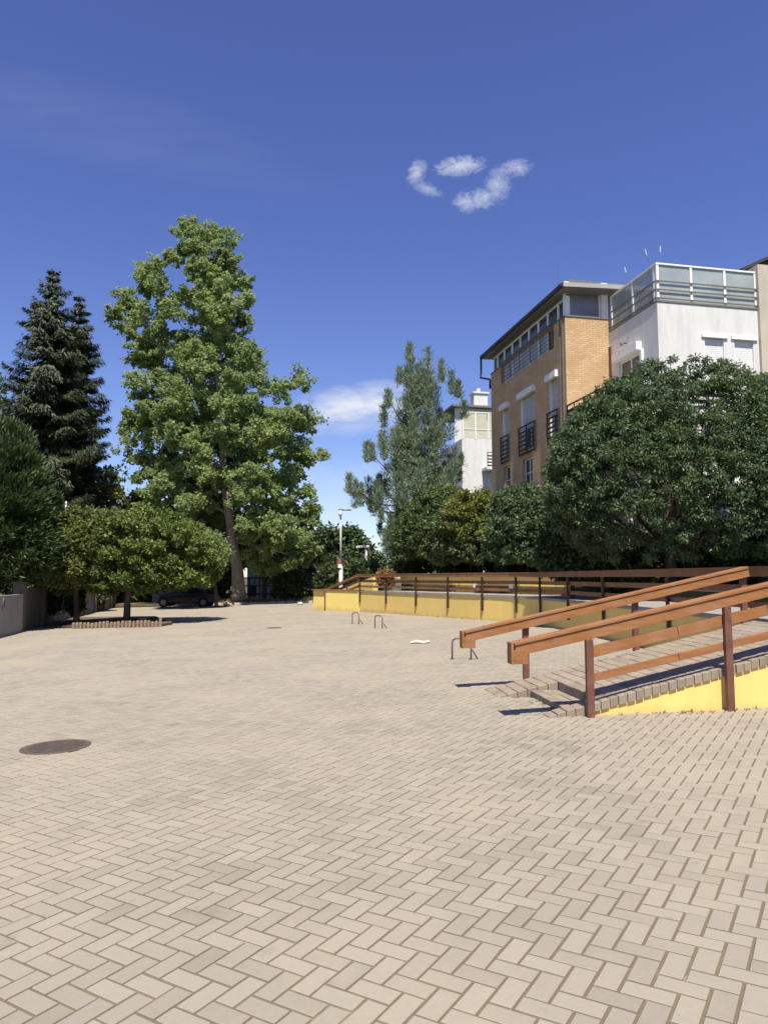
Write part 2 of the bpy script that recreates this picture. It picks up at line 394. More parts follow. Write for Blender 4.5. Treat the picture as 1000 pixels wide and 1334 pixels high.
def outline_clumps(rows, Y, n, rad, depth=1.0, shell=.35, rmin=.5, rmax=1.5):
    """clump centres spread through a crown whose silhouette is given in pixels (y, left, right) and whose depth follows its width"""
    rows = sorted(rows); ys = np.array([r[0] for r in rows], float); xl = np.array([r[1] for r in rows], float); xr = np.array([r[2] for r in rows], float)
    yy = np.linspace(ys[0], ys[-1], 400); w = np.interp(yy, ys, xr)-np.interp(yy, ys, xl); cdf = np.cumsum(w**1.4); cdf /= cdf[-1]
    radw = rad*RNG.uniform(rmin, rmax, n); pr = radw*F/Y*.75
    py = np.interp(RNG.uniform(0, 1, n), cdf, yy); hh = (ys[-1]-ys[0])/2; mid_ = (ys[-1]+ys[0])/2; py = mid_+(py-mid_)*np.maximum(.3, 1-pr/hh); L = np.interp(py, ys, xl); R = np.interp(py, ys, xr)
    m = (L+R)/2; hw = (R-L)/2; sc = Y/F
    ang = RNG.uniform(0, 2*PI, n); rr = np.sqrt(RNG.uniform(shell**2, 1, n))
    inner = np.maximum(hw*sc-radw*.8, .05*hw*sc)
    out = np.empty((n, 3))
    for i in range(n):
        yd = Y+math.sin(ang[i])*rr[i]*inner[i]*depth
        p = at(m[i], py[i], Y)
        out[i] = (p.x+math.cos(ang[i])*rr[i]*inner[i], yd, p.z)
    return out, radw
def split_clumps(c, r, k, f):
    idx = np.repeat(np.arange(len(c)), k); d = sphere_dirs(len(idx)); q = RNG.uniform(.35, 1.0, len(idx))
    return c[idx]+d*(r[idx]*q)[:, None]*np.array([1, 1, .8]), r[idx]*f*RNG.uniform(.6, 1.3, len(idx))
def limbs(mb, base, tops, r0, rng=random, k=4):
    base = Vector(base)
    for t in tops:
        t = Vector(t); mid = base.lerp(t, .5)+Vector((rng.uniform(-.3, .3), rng.uniform(-.3, .3), rng.uniform(-.1, .5)))*(t-base).length*.15
        mb.tube([base, base.lerp(mid, .55), mid, mid.lerp(t, .6), t], [r0, r0*.8, r0*.6, r0*.4, r0*.15], 6)
def trunk_tube(mb, pts, rads, seg=12): mb.tube(pts, rads, seg)

# ================================================================== THE SETTING
# plan of the raised walkway: outer (yard side) edge from the ramp's top round to the far end
OUT = [(5.64,10.35),(5.55,12.0),(5.42,14.5),(5.24,17.5),(5.08,19.8),(4.92,21.9),(4.70,23.4),(4.25,24.6),(3.3,26.2),(2.2,28.35),(1.0,30.6),(0.0,32.5),(-1.15,34.5)]
BLOCK_END = (-3.6, 37.3)
DECK_Z = .95; RAIL_Z = 1.74
def smooth(pl, n=4):
    out = []
    P_ = [Vector((*p, 0)) for p in pl]
    for i in range(len(P_)-1):
        a, b, c, d = P_[max(i-1, 0)], P_[i], P_[i+1], P_[min(i+2, len(P_)-1)]
        for k in range(n):
            t = k/n; q = .5*((2*b)+(c-a)*t+(2*a-5*b+4*c-d)*t*t+(3*b-a-3*c+d)*t**3); out.append((q.x, q.y))
    out.append(pl[-1]); return out
OUTS = smooth(OUT)
def offset(pl, d):                        # to the right-hand side (away from the yard)
    o = []
    for i, p in enumerate(pl):
        a = pl[max(i-1, 0)]; b = pl[min(i+1, len(pl)-1)]
        tx, ty = b[0]-a[0], b[1]-a[1]; l = math.hypot(tx, ty); o.append((p[0]+ty/l*d, p[1]-tx/l*d))
    return o
INS = offset(OUTS, 2.3)
# ramp frame
RP = Vector((2.22, 8.2, 0)); RU = Vector((.995, .0998, 0)); RV = Vector((-.0998, .995, 0)); UP = Vector((0, 0, 1))
RW = 2.15                                  # ramp width
def rp(s, v, z=0.0): p = RP+RU*s+RV*v; return Vector((p.x, p.y, z))
S0, S1 = -.62, 3.36
def ramp_z(s):
    g = gz((RP+RU*s).x)
    if s <= S0: return g
    t = min(1, (s-S0)/(S1-S0)); g0 = gz((RP+RU*S0).x)
    return g0+(DECK_Z-g0)*t

# ground to the horizon
xs = [-900, -300, -120, -60, -30, -20, 14, 40, 120, 300, 900]; ys_ = [-200, -30, 0, 60, 120, 300, 1200]
mb = MB(); 
for y in ys_:
    for x in xs: mb.v.append((x, y, gz(x)-.06))
for j in range(len(ys_)-1):
    for i in range(len(xs)-1): a = j*len(xs)+i; mb.f.append((a, a+1, a+1+len(xs), a+len(xs)))
tag(mb.build('ground', 'grass_earth'), 'dry grassy earth around the paved yard', 'ground', kind='structure')

WALL_A, WALL_H = on_ground(26, 823), math.radians(-13)
def wall_x(y): return WALL_A.x+(y-WALL_A.y)*math.tan(WALL_H)
YARD = [(wall_x(-4), -4), (9, -4), (9, 8.9), (5.62, 8.6), (5.62, 10.4)] + OUT[1:] + [BLOCK_END, (-3.8, 49.6), (wall_x(49.6), 49.6)]
mb = MB(); nseg = len(YARD)
mb.v = [(x, y, gz(x)-.010) for x, y in YARD]; mb.f = [tuple(range(nseg))]
yard = tag(mb.build('paved_yard', 'joint_sand'), 'wide yard paved with beige concrete blocks in herringbone', 'paving', kind='structure')
# herringbone pavers, 20 x 10 cm
PY = math.radians(-32.13); pa = np.array([math.cos(PY), math.sin(PY)]); pb = np.array([-pa[1], pa[0]])
P0 = on_ground(450, 1290); p0 = np.array([P0.x, P0.y])
ii, jj = np.meshgrid(np.arange(-640, 640), np.arange(-640, 640)); ii = ii.ravel(); jj = jj.ravel()
mod = (ii-jj) % 4; keep = (mod == 0) | (mod == 3); ii = ii[keep]; jj = jj[keep]; isH = (mod[keep] == 0)
cx = ii+np.where(isH, 1.0, .5); cy = jj+np.where(isH, .5, 1.0)
pc = p0+.1*(cx[:, None]*pa+cy[:, None]*pb)
okp = (pc[:, 1] > 1.2) & (pc[:, 1] < 49.5) & (np.abs(pc[:, 0]) < .54*pc[:, 1]+2.2) & inside(YARD, pc[:, 0], pc[:, 1])
# inside the ramp footprint, and the covers, there are none
rs = (pc-np.array([RP.x, RP.y]))@np.array([RU.x, RU.y]); rv = (pc-np.array([RP.x, RP.y]))@np.array([RV.x, RV.y])
okp &= ~((rs > -.17) & (rv > .06) & (rv < RW-.02)) & ~((rs > -.5) & (rv > 1.4) & (rv < RW-.02))
COV = [(on_ground(73, 973), .325), (on_ground(357, 818), .27)]
for c, r in COV: okp &= ((pc[:, 0]-c.x)**2+(pc[:, 1]-c.y)**2) > (r-.035)**2
pc = pc[okp]; isH = isH[okp]
JT = .0128/2; CH = .003
def paver_verts(cx_, cy_, h, dz, tx=0, ty=0):
    lx, ly = (.1-JT, .05-JT) if h else (.05-JT, .1-JT)
    o = []
    for a, b in ((-lx, -ly), (lx, -ly), (lx, ly), (-lx, ly)): o.append((a, b, -.02))
    for a, b in ((-lx, -ly), (lx, -ly), (lx, ly), (-lx, ly)): o.append((a, b, -CH))
    for a, b in ((-lx+CH, -ly+CH), (lx-CH, -ly+CH), (lx-CH, ly-CH), (-lx+CH, ly-CH)): o.append((a, b, 0))
    return np.array(o)
PFACES = np.array([[8,9,10,11],[4,5,9,8],[5,6,10,9],[6,7,11,10],[7,4,8,11],[0,1,5,4],[1,2,6,5],[2,3,7,6],[3,0,4,7]])
# the 300 that show largest
zc = SLOPE*pc[:, 0]; dvec = np.stack([pc[:, 0], pc[:, 1], zc-H], 1)
fw = dvec[:, 1]*math.cos(PITCH)+dvec[:, 2]*math.sin(PITCH); upc = -dvec[:, 1]*math.sin(PITCH)+dvec[:, 2]*math.cos(PITCH)
ppx = CX+F*dvec[:, 0]/fw; ppy = CY-F*upc/fw
vis = (ppx > 0) & (ppx < 1000) & (ppy < 1334)
order = np.argsort(np.where(vis, fw, 1e6)); near = np.zeros(len(pc), bool); near[order[:300]] = True
base_me = {}
for h in (True, False):
    m = bpy.data.meshes.new('paver'); m.from_pydata([tuple(v) for v in paver_verts(0, 0, h, 0)], [], [tuple(f) for f in PFACES]); m.materials.append(MATS['paver']); base_me[h] = m
tilt = Matrix.Rotation(-math.atan(SLOPE), 4, 'Y')
jz = RNG.uniform(-.0016, .0010, len(pc)); jr = RNG.normal(0, .0035, len(pc))
for k in np.where(near)[0]:
    o = bpy.data.objects.new('paver', base_me[bool(isH[k])]); C.objects.link(o); o.parent = yard
    o.matrix_local = Matrix.Translation((pc[k, 0], pc[k, 1], zc[k]+jz[k])) @ tilt @ Matrix.Rotation(PY+jr[k]*1.5, 4, 'Z') @ Matrix.Rotation(jr[k], 4, 'X')
far = np.where(~near)[0]; nf = len(far)
V = np.empty((nf, 12, 3), np.float32)
for h in (True, False):
    sel = isH[far] == h; loc = paver_verts(0, 0, h, 0)
    g = far[sel]; an = PY+jr[g]*1.5; ca, sa = np.cos(an), np.sin(an)
    X = loc[None, :, 0]*ca[:, None]-loc[None, :, 1]*sa[:, None]+pc[g, 0][:, None]
    Yv = loc[None, :, 0]*sa[:, None]+loc[None, :, 1]*ca[:, None]+pc[g, 1][:, None]
    Z = loc[None, :, 2]+SLOPE*X+jz[g][:, None]+loc[None, :, 1]*jr[g][:, None]
    V[sel, :, 0] = X; V[sel, :, 1] = Yv; V[sel, :, 2] = Z
me = bpy.data.meshes.new('paver_field'); me.vertices.add(nf*12); me.vertices.foreach_set('co', V.ravel())
FC = (np.arange(nf)*12)[:, None, None]+PFACES[None]; FC = FC.reshape(-1, 4).astype(np.int32)
me.loops.add(FC.size); me.loops.foreach_set('vertex_index', FC.ravel()); me.polygons.add(len(FC)); me.polygons.foreach_set('loop_start', np.arange(0, FC.size, 4, dtype=np.int32))
me.update(calc_edges=True); me.shade_flat()
link('paver_field', me, 'paver', yard, 'stuff')

# manhole covers
for (c, r), lab in zip(COV, ('round cast iron cover in open paving, the larger near one', 'round dark iron cover far off near the plane tree')):
    base = Vector((c.x, c.y, gz(c.x)))
    t = thing('manhole_cover', lab, 'cover', base)
    mb = MB().lathe((0, 0, 0), [(r, -.02), (r, .004), (r-.012, .006), (r-.03, .006), (r-.035, .001)], 40)
    a = mb.build('frame_ring', 'cast_iron', None); a.parent = t; a.rotation_euler = (0, -math.atan(SLOPE), 0)
    mb = MB().lathe((0, 0, 0), [(r-.036, -.02), (r-.036, .004)], 40)
    n = 9
    for i in range(-n, n+1):
        for j in range(-n, n+1):
            x, y = i*(r-.05)/n, j*(r-.05)/n
            if math.hypot(x, y) < r-.06: mb.box((x, y, .005), (.016, .016, .006))
    a = mb.build('lid', 'cast_iron', None); a.parent = t; a.rotation_euler = (0, -math.atan(SLOPE), 0)

# earth bank, walkway deck and beds
BANK = INS[::-1] + [(9.2, 12.6), (26, 15), (40, 30), (40, 75), (2.5, 75), (1.6, 42)]
BANK = [(x, y) for x, y in INS if y > 12.4] 
BANK = [(26, 13.2)] + [(40, 30), (40, 75), (3.5, 75), (2.2, 40.5)] + BANK[::-1]
mb = MB().prism(BANK, -.4, 1.25)
tag(mb.build('raised_garden', 'garden_earth'), 'dark planted earth bank behind the curved yellow wall', 'bank', kind='structure')
DECK = [(5.66, 8.66), (12, 9.26), (12, 13.0)] + [p for p in INS if p[1] > 12.4 and p[1] < 36.3] + offset(OUTS, .16)[::-1]
mb = MB().prism(DECK, .2, DECK_Z)
tag(mb.build('walkway', 'deck_concrete'), 'light grey concrete walkway on top of the curved yellow wall', 'path', kind='structure')

# ================================================================== RAMP
rampo = thing('entrance_ramp', 'paved access ramp with yellow plinth and brick-on-edge border', 'ramp', rp(0, 0, gz(RP.x)))
mb = MB(); SE = 3.41
def soff(s): return ramp_z(s)-.075
for a, b, v0 in ((-.3, .21, 1.52), (.21, SE, .03)):
    mb.hexa([rp(a, v0, -.3), rp(b, v0, -.3), rp(b, RW, -.3), rp(a, RW, -.3), rp(a, v0, soff(a)), rp(b, v0, soff(b)), rp(b, RW, soff(b)), rp(a, RW, soff(a))])
a, b = .03, .21; mb.hexa([rp(a, .03, -.3), rp(b, .03, -.3), rp(b, .22, -.3), rp(a, .22, -.3), rp(a, .03, soff(a)-.06), rp(b, .03, soff(b)-.03), rp(b, .22, soff(b)-.03), rp(a, .22, soff(a)-.06)])
mb.build('plinth', 'yellow_plaster', rampo)
mb = MB().hexa([rp(SE, .03, -.3), rp(9.6, .03, -.3), rp(9.6, .5, -.3), rp(SE, .5, -.3), rp(SE, .03, DECK_Z-.075), rp(9.6, .03, DECK_Z-.075), rp(9.6, .5, DECK_Z-.075), rp(SE, .5, DECK_Z-.075)])
mb.build('landing_wall', 'yellow_plaster', rampo)
# ramp pavers: courses across the ramp
def ramp_block(name, s0, s1, v0, v1, zf, thick, mat='ramp_paver', gap=.005, parent=rampo, jit=.003):
    ch = .006; j = random.uniform(-jit, jit); P_ = []
    a, b, c, d = s0+gap, s1-gap, v0+gap, v1-gap
    for s, v in ((a, c), (b, c), (b, d), (a, d)): P_.append(rp(s, v, zf(s)-thick))
    n = MB(); n.v = [tuple(p) for p in P_]
    for s, v in ((a, c), (b, c), (b, d), (a, d)): n.v.append(tuple(rp(s, v, zf(s)-ch+j)))
    for s, v in ((a+ch, c+ch), (b-ch, c+ch), (b-ch, d-ch), (a+ch, d-ch)): n.v.append(tuple(rp(s, v, zf(s)+j)))
    n.f = [(3,2,1,0), (8,9,10,11), (4,5,9,8), (5,6,10,9), (6,7,11,10), (7,4,8,11), (0,1,5,4), (1,2,6,5), (2,3,7,6), (3,0,4,7)]
    return n.build(name, mat, parent)
CW = .135; s = S0; k = 0
VE = .24                                     # border depth on the near side
while s < S1-.01:
    e = min(s+CW, S1); v = VE if s >= .18 else 1.45; v -= 0 if k % 2 else .10
    first = True
    while v < RW-.02:
        w = .26; a = max(v, VE if s >= .18 else 1.45); b = min(v+w, RW)
        if b-a > .05: ramp_block('ramp_paver', s, e, a, b, lambda q: ramp_z(q)+.004, .26 if s < .3 else .09)
        v += w
    s = e; k += 1
# the two low steps on the near side of the ramp's foot
g1 = gz(rp(-.19, 0).x); q = -.19; kk = 0
while q < .18:
    e = min(q+CW, .19); v = .24-(.0 if kk % 2 else .10)
    while v < 1.44:
        aa, bb_ = max(v, .24), min(v+.26, 1.44)
        if bb_-aa > .05: ramp_block('step_paver', q, e, aa, bb_, lambda s_: g1+.07, .12)
        v += .26
    q = e; kk += 1
# brick-on-edge border
s = -.42
while s < 6.0:
    w = .098*random.uniform(.93, 1.07)
    zf = (lambda q: max(min(ramp_z(q), DECK_Z)-.03*max(0, 1-(q+.42)/1.2)+.006, gz(rp(q, 0).x)+.012)) if s < S1 else (lambda q: DECK_Z+.006)
    ramp_block('edge_brick', s, s+w, .0+random.uniform(-.006, .008), .225, zf, .095 if s > .02 else .24, gap=.004, jit=.006)
    s += w

# ================================================================== HANDRAILS
def sloped_rail(root, v, sa, za, sb, zb, mat, width=.15, tall=.115, endcap=True):
    p, q = rp(sa, v, za), rp(sb, v, zb)
    d = (q-p).normalized(); nz = Vector((0, 0, 1)); side = nz.cross(d).normalized(); up = d.cross(side).normalized()
    t = MB().beam(p+up*-.016, q+up*-.016, width+.03, .032, up); o = t.build('top_board', mat, root, bevel=.004)
    f = MB().beam(p-side*(width/2-.016)-up*(.034+tall/2), q-side*(width/2-.016)-up*(.034+tall/2), .032, tall, up); f.build('front_board', mat, root, bevel=.003)
    f = MB().beam(p+side*(width/2-.016)-up*(.034+tall/2), q+side*(width/2-.016)-up*(.034+tall/2), .032, tall, up); f.build('back_board', mat, root, bevel=.003)
    if endcap:
        u2 = Vector((d.x, d.y, 0)).normalized()
        c = MB().box(p-u2*.02+Vector((0, 0, -.115)), (.032, width+.02, .235), (u2, side, nz)); c.build('end_board', mat, root, bevel=.004)
        c = MB().box(p+u2*.075+Vector((0, 0, -.155)), (.155, width+.004, .15), (u2, side, nz)); c.build('end_block', mat, root, bevel=.003)
    return p, q
def rail_at(s, za, zb, sa, sb): return za+(zb-za)*(s-sa)/(sb-sa)
def s_of(px, v, py=850):
    h = ray_line(px, py, rp(0, v), rp(1, v)); return (h-Vector((RP.x, RP.y, 0))).dot(RU)
# near handrail
nr = thing('ramp_handrail', 'orange-brown timber handrail along the bright yellow plinth side of ramp', 'handrail', rp(0, 0, gz(RP.x)), 'handrails of the access ramp')
NV = -.045
sa, sb = s_of(668, NV), 5.6
za = .868; slope = .2165; zb = RAIL_Z+.02
se = sa+(zb-za)/slope
sloped_rail(nr, NV+.03, sa, za, se, zb, 'stained_wood')
p, q = rp(se, NV+.03, zb), rp(9.4, NV+.03, zb)
mb = MB().beam(p-UP*.016, q-UP*.016, .18, .032); mb.build('top_board', 'stained_wood', nr)
mb = MB().beam(p-RV*.059-UP*.09, q-RV*.059-UP*.09, .032, .115); mb.build('front_board', 'stained_wood', nr)
post_s = [s_of(765.5, NV), s_of(946, NV)]; post_s += [post_s[1]+1.72, post_s[1]+3.4]
for s in post_s:
    zt = min(zb, za+slope*(s-sa))-.15; g = gz(rp(s, 0).x)
    MB().box(rp(s, NV-.03, (zt+g)/2-.01), (.082, .06, zt-g+.02), (RU, RV, UP)).build('post', 'brown_steel', nr, bevel=.005)
for off, th in ((.245, .12), (.545, .085)):
    s = post_s[0]+.03; lim = post_s[2]
    jts = [s, s+1.02, s+2.1, lim, 9.2]
    for a, b in zip(jts[:-1], jts[1:]):
        if a < se < b:
            pass
        zA = min(zb, za+slope*(a-sa))-off-th/2; zB = min(zb, za+slope*(b-sa))-off-th/2
        MB().beam(rp(a+.003, NV+.02, zA), rp(b-.003, NV+.02, zB), .03, th).build('rail_board', 'stained_wood', nr, bevel=.003)
# far handrail
fr = thing('ramp_handrail', 'orange-brown timber handrail on the ramp side facing the bike hoop', 'handrail', rp(0, RW, gz(RP.x)), 'handrails of the access ramp')
FV = RW+.02
fsa = s_of(603.5, FV); fse = s_of(974, FV)
fza = ray_line(603.5, 822, rp(0, FV), rp(1, FV)).z; fzb = ray_line(974, 738, rp(0, FV), rp(1, FV)).z
sloped_rail(fr, FV, fsa, fza, fse, fzb, 'stained_wood')
fslope = (fzb-fza)/(fse-fsa)
for px in (685, 829, 972):
    s = s_of(px, FV); zt = fza+fslope*(s-fsa)-.15; g = ramp_z(s)-.03
    MB().box(rp(s, FV+.02, (zt+g)/2), (.085, .06, zt-g), (RU, RV, UP)).build('post', 'brown_steel', fr, bevel=.005)
s0_ = s_of(685, FV)
for a, b in ((s0_, s0_+.95), (s0_+.95, s0_+2.0), (s0_+2.0, fse+.05)):
    off = .36
    MB().beam(rp(a+.003, FV-.03, fza+fslope*(a-fsa)-off), rp(b-.003, FV-.03, fza+fslope*(b-fsa)-off), .03, .10).build('rail_board', 'stained_wood', fr, bevel=.003)

# ================================================================== CURVED WALL AND ITS RAILING
cw = thing('terrace_wall', 'long curved yellow rendered wall carrying the walkway railing', 'wall', (OUT[8][0], OUT[8][1], gz(OUT[8][0])))
mb = MB(); thick = offset(OUTS, .22); o_ = OUTS
for i in range(len(o_)-1):
    a, b, c, d = o_[i], o_[i+1], thick[i+1], thick[i]
    mb.hexa([(a[0], a[1], -.5), (d[0], d[1], -.5), (c[0], c[1], -.5), (b[0], b[1], -.5), (a[0], a[1], DECK_Z-.06), (d[0], d[1], DECK_Z-.06), (c[0], c[1], DECK_Z-.06), (b[0], b[1], DECK_Z-.06)])
mb.build('render_face', 'yellow_plaster', cw)
mb = MB(); o1 = offset(OUTS, -.03); o2 = offset(OUTS, .30)
for i in range(len(o_)-1):
    a, b, c, d = o1[i], o1[i+1], o2[i+1], o2[i]
    mb.hexa([(a[0], a[1], DECK_Z-.058), (d[0], d[1], DECK_Z-.058), (c[0], c[1], DECK_Z-.058), (b[0], b[1], DECK_Z-.058), (a[0], a[1], DECK_Z+.012), (d[0], d[1], DECK_Z+.012), (c[0], c[1], DECK_Z+.012), (b[0], b[1], DECK_Z+.012)])
mb.build('coping', 'deck_concrete', cw)
# end block of the wall, standing a little proud
bl = thing('end_block_wall', 'bright yellow block wall closing the far end of the walkway', 'wall', (-2.4, 36, gz(-2.4)))
A = Vector((*OUTS[-1], 0)); B = Vector((*BLOCK_END, 0)); dr = (B-A).normalized(); nr_ = Vector((-dr.y, dr.x, 0))
L = (B-A).length; sp = L*.70
A2 = A+nr_*.05
for nm, (u0, u1, pr, top) in {'main_face': (0, sp, .0, .93), 'end_face': (sp+.02, L, -.07, .93)}.items():
    mb = MB(); p1 = A2+dr*u0+nr_*pr; p2 = A2+dr*u1+nr_*pr
    mb.hexa([p1+UP*-.5, p1-nr_*.3+UP*-.5, p2-nr_*.3+UP*-.5, p2+UP*-.5, p1+UP*top, p1-nr_*.3+UP*top, p2-nr_*.3+UP*top, p2+UP*top][::1])
    mb.build(nm, 'yellow_plaster_bright', bl)
mb = MB(); p1 = A2-dr*.0+nr_*.04; p2 = A2+dr*(L+.04)+nr_*.04
mb.hexa([p1+UP*.932, p1-nr_*.42+UP*.932, p2-nr_*.42+UP*.932, p2+UP*.932, p1+UP*.985, p1-nr_*.42+UP*.985, p2-nr_*.42+UP*.985, p2+UP*.985]); mb.build('coping', 'weathered_rail', bl)
MB().tube([A2+dr*sp+nr_*.03+UP*-.1, A2+dr*sp+nr_*.03+UP*.9], .035, 8).build('drainpipe', 'brown_steel', bl)

def hit_out(px, pl=OUTS):
    best = None
    for i in range(len(pl)-1):
        d = cam_dir(px, 760); a, b = pl[i], pl[i+1]
        ex, ey = b[0]-a[0], b[1]-a[1]; den = d.x*ey-d.y*ex
        if abs(den) < 1e-9: continue
        t = (a[0]*ey-a[1]*ex)/den; x, y = d.x*t, d.y*t
        u = ((x-a[0])*ex+(y-a[1])*ey)/(ex*ex+ey*ey)
        if -.001 <= u <= 1.001 and t > 0 and (best is None or t < best[2]): best = (x, y, t, math.atan2(ey, ex))
    return best
rl = thing('terrace_railing', 'dark brown level railing on posts along the curved walkway', 'railing', (OUT[8][0], OUT[8][1], DECK_Z))
po = offset(OUTS, -.05)
for px in (868, 784, 738.5, 702.5, 671.5, 627.5, 583, 541.5, 502.5, 468.5):
    h = hit_out(px, po)
    if not h: continue
    x, y = h[0], h[1]; ax = (Vector((math.cos(h[3]), math.sin(h[3]), 0)), Vector((-math.sin(h[3]), math.cos(h[3]), 0)), UP)
    z0, z1 = .42, RAIL_Z-.13
    MB().box((x, y, (z0+z1)/2), (.07, .05, z1-z0), ax).build('post', 'dark_brown_steel', rl)
def rail_run(pl, z, w, h, name, mat, parent, seglen=2, zf=None):
    n = len(pl); i = 0
    while i < n-1:
        j = min(i+seglen, n-1)
        a, b = Vector((*pl[i], z)), Vector((*pl[j], z))
        if zf: a.z = zf(i/(n-1)); b.z = zf(j/(n-1))
        MB().beam(a, b, w, h).build(name, mat, parent); i = j
mid = offset(OUTS, .0)
rail_run(mid, RAIL_Z-.016, .19, .034, 'top_board', 'weathered_rail', rl, 4)
rail_run(offset(OUTS, -.07), RAIL_Z-.092, .03, .115, 'front_board', 'weathered_rail', rl, 4)
rail_run(offset(OUTS, .02), RAIL_Z-.33, .03, .11, 'rail_board', 'weathered_rail', rl, 4)
rail_run(offset(OUTS, .02), RAIL_Z-.58, .03, .10, 'rail_board', 'weathered_rail', rl, 4)
# sloping railing at the far end
sr = thing('stair_handrail', 'reddish brown sloping handrail descending behind the bright yellow block wall', 'handrail', (-2.0, 36.6, .9))
E0 = Vector((*OUTS[-1], 0)); E1 = at(424, 770, 38.3); E1 = Vector((E1.x, 38.3, 0))
for off in (0, .26, .5):
    for back in (0,):
        a = Vector((E0.x, E0.y+.15, RAIL_Z-.05-off)); b = Vector((E1.x, E1.y, RAIL_Z-.05-off-.78))
        MB().beam(a, b, .16 if off == 0 else .04, .12).build('rail_board', 'weathered_rail', sr)
for f in (.35, .8):
    p = E0.lerp(E1, f); zt = RAIL_Z-.1-.78*f; MB().box((p.x, p.y+.1, zt/2-.1), (.07, .07, zt+.2)).build('post', 'dark_brown_steel', sr)
mb = MB(); q0 = Vector((E0.x+.6, E0.y+1.8, 0)); q1 = Vector((E1.x+.3, E1.y+2.0, 0)); n_ = Vector((.25, .2, 0))
mb.hexa([q0-UP*.5, q0+n_-UP*.5, q1+n_-UP*.5, q1-UP*.5, q0+UP*1.62, q0+n_+UP*1.62, q1+n_+UP*.75, q1+UP*.75])
tag(mb.build('sloping_wall', 'yellow_plaster_bright'), 'yellow wall with sloping top behind the descending handrail', 'wall')
# back wall of the walkway
bw = thing('garden_wall', 'low yellow rendered wall along the inner side of walkway', 'wall', (*INS[20], DECK_Z))
pl = [p for p in INS if p[1] > 24.6]; mb = MB(); mc = MB(); T = 1.60
def wall_run(pl):
    pl2 = offset(pl, .25); pl3 = offset(pl, -.04); pl4 = offset(pl, .3)
    for i in range(len(pl)-1):
        a, b, c, d = pl[i], pl[i+1], pl2[i+1], pl2[i]
        mb.hexa([(a[0], a[1], .1), (d[0], d[1], .1), (c[0], c[1], .1), (b[0], b[1], .1), (a[0], a[1], T), (d[0], d[1], T), (c[0], c[1], T), (b[0], b[1], T)])
        a, b, c, d = pl3[i], pl3[i+1], pl4[i+1], pl4[i]
        mc.hexa([(a[0], a[1], T+.002), (d[0], d[1], T+.002), (c[0], c[1], T+.002), (b[0], b[1], T+.002), (a[0], a[1], T+.05), (d[0], d[1], T+.05), (c[0], c[1], T+.05), (b[0], b[1], T+.05)])
wall_run(pl)
mb.build('render_face', 'yellow_plaster', bw); mc.build('coping', 'weathered_rail', bw)
for px, py, lab in ((617.5, 761, 'white paper notice on the yellow wall, the smaller one'), (665, 762, 'white paper notice on the yellow wall beside the wall bend')):
    h = hit_out(px, offset(pl, -.02)); d = cam_dir(px, py); z = H+d.z*h[2]
    ax = (Vector((math.cos(h[3]), math.sin(h[3]), 0)), Vector((-math.sin(h[3]), math.cos(h[3]), 0)), UP)
    tag(MB().box((h[0], h[1], z), (.19 if px < 640 else .26, .006, .28), ax).build('paper_notice', 'paper'), lab, 'notice')

m = MB().hexa([(7.95, 13.1, .2), (12, 13.5, .2), (12, 13.75, .2), (7.95, 13.35, .2), (7.95, 13.1, 1.32), (12, 13.5, 1.32), (12, 13.75, 1.32), (7.95, 13.35, 1.32)])
tag(m.build('landing_end_wall', 'yellow_plaster_bright'), 'short sunlit yellow wall behind the landing at ramp top', 'wall')
# ================================================================== BIKE HOOPS
def hoop(p, ang, lab):
    z = gz(p.x); t = thing('bike_hoop', lab, 'bike rack', (p.x, p.y, z), 'bike hoops in the yard')
    u = Vector((math.cos(ang), math.sin(ang), 0)); w = Vector((-u.y, u.x, 0)); o = Vector((p.x, p.y, z))
    hh, ww = .40, .36
    pts = [o-u*ww/2-UP*.02, o-u*ww/2+UP*(hh-.1)]
    for k in range(1, 5): a = PI/2*k/4; pts.append(o-u*(ww/2-.09*(1-math.cos(a)))+UP*(hh-.1+.09*math.sin(a)))
    for k in range(4, -1, -1): a = PI/2*k/4; pts.append(o+u*(ww/2-.09*(1-math.cos(a)))+UP*(hh-.1+.09*math.sin(a)))
    pts.append(o+u*ww/2-UP*.02)
    MB().tube(pts, .017, 8).build('hoop_tube', 'galvanised', t, True)
    MB().tube([o+u*ww/2+UP*.22, o+u*(ww/2+.04)+w*.03+UP*.15, o+u*(ww/2+.12)+w*.10-UP*.02], .014, 8).build('brace', 'galvanised', t, True)
    for q in (-1, 1): MB().lathe(o+u*q*ww/2, [(.04, -.01), (.04, .006), (.02, .010)], 10).build('foot_plate', 'galvanised', t)
hoop(on_ground(601, 859), math.radians(-18), 'bent tube bike hoop by the low end of the ramp handrail')
hoop(on_ground(493, 818.5), math.radians(-50), 'bent tube bike hoop before the curved yellow wall, nearer the ramp')
hoop(on_ground(463, 813), math.radians(-50), 'bent tube bike hoop before the curved yellow wall, nearer its block end')
# scrap of card
c = on_ground(545, 838.5); mb = MB()
for k in range(3):
    a = Vector((c.x-.2+.15*k, c.y, gz(c.x)+.012+.03*(k % 2))); b = Vector((c.x-.05+.15*k, c.y+.02, gz(c.x)+.012+.03*((k+1) % 2)))
    mb.hexa([a, b, b+Vector((.03, .2, .02)), a+Vector((.03, .2, .02)), a+UP*.01, b+UP*.01, b+Vector((.03, .2, .03)), a+Vector((.03, .2, .03))])
tag(mb.build('cardboard_scrap', 'cardboard'), 'pale crumpled scrap of card lying on the paving', 'litter')

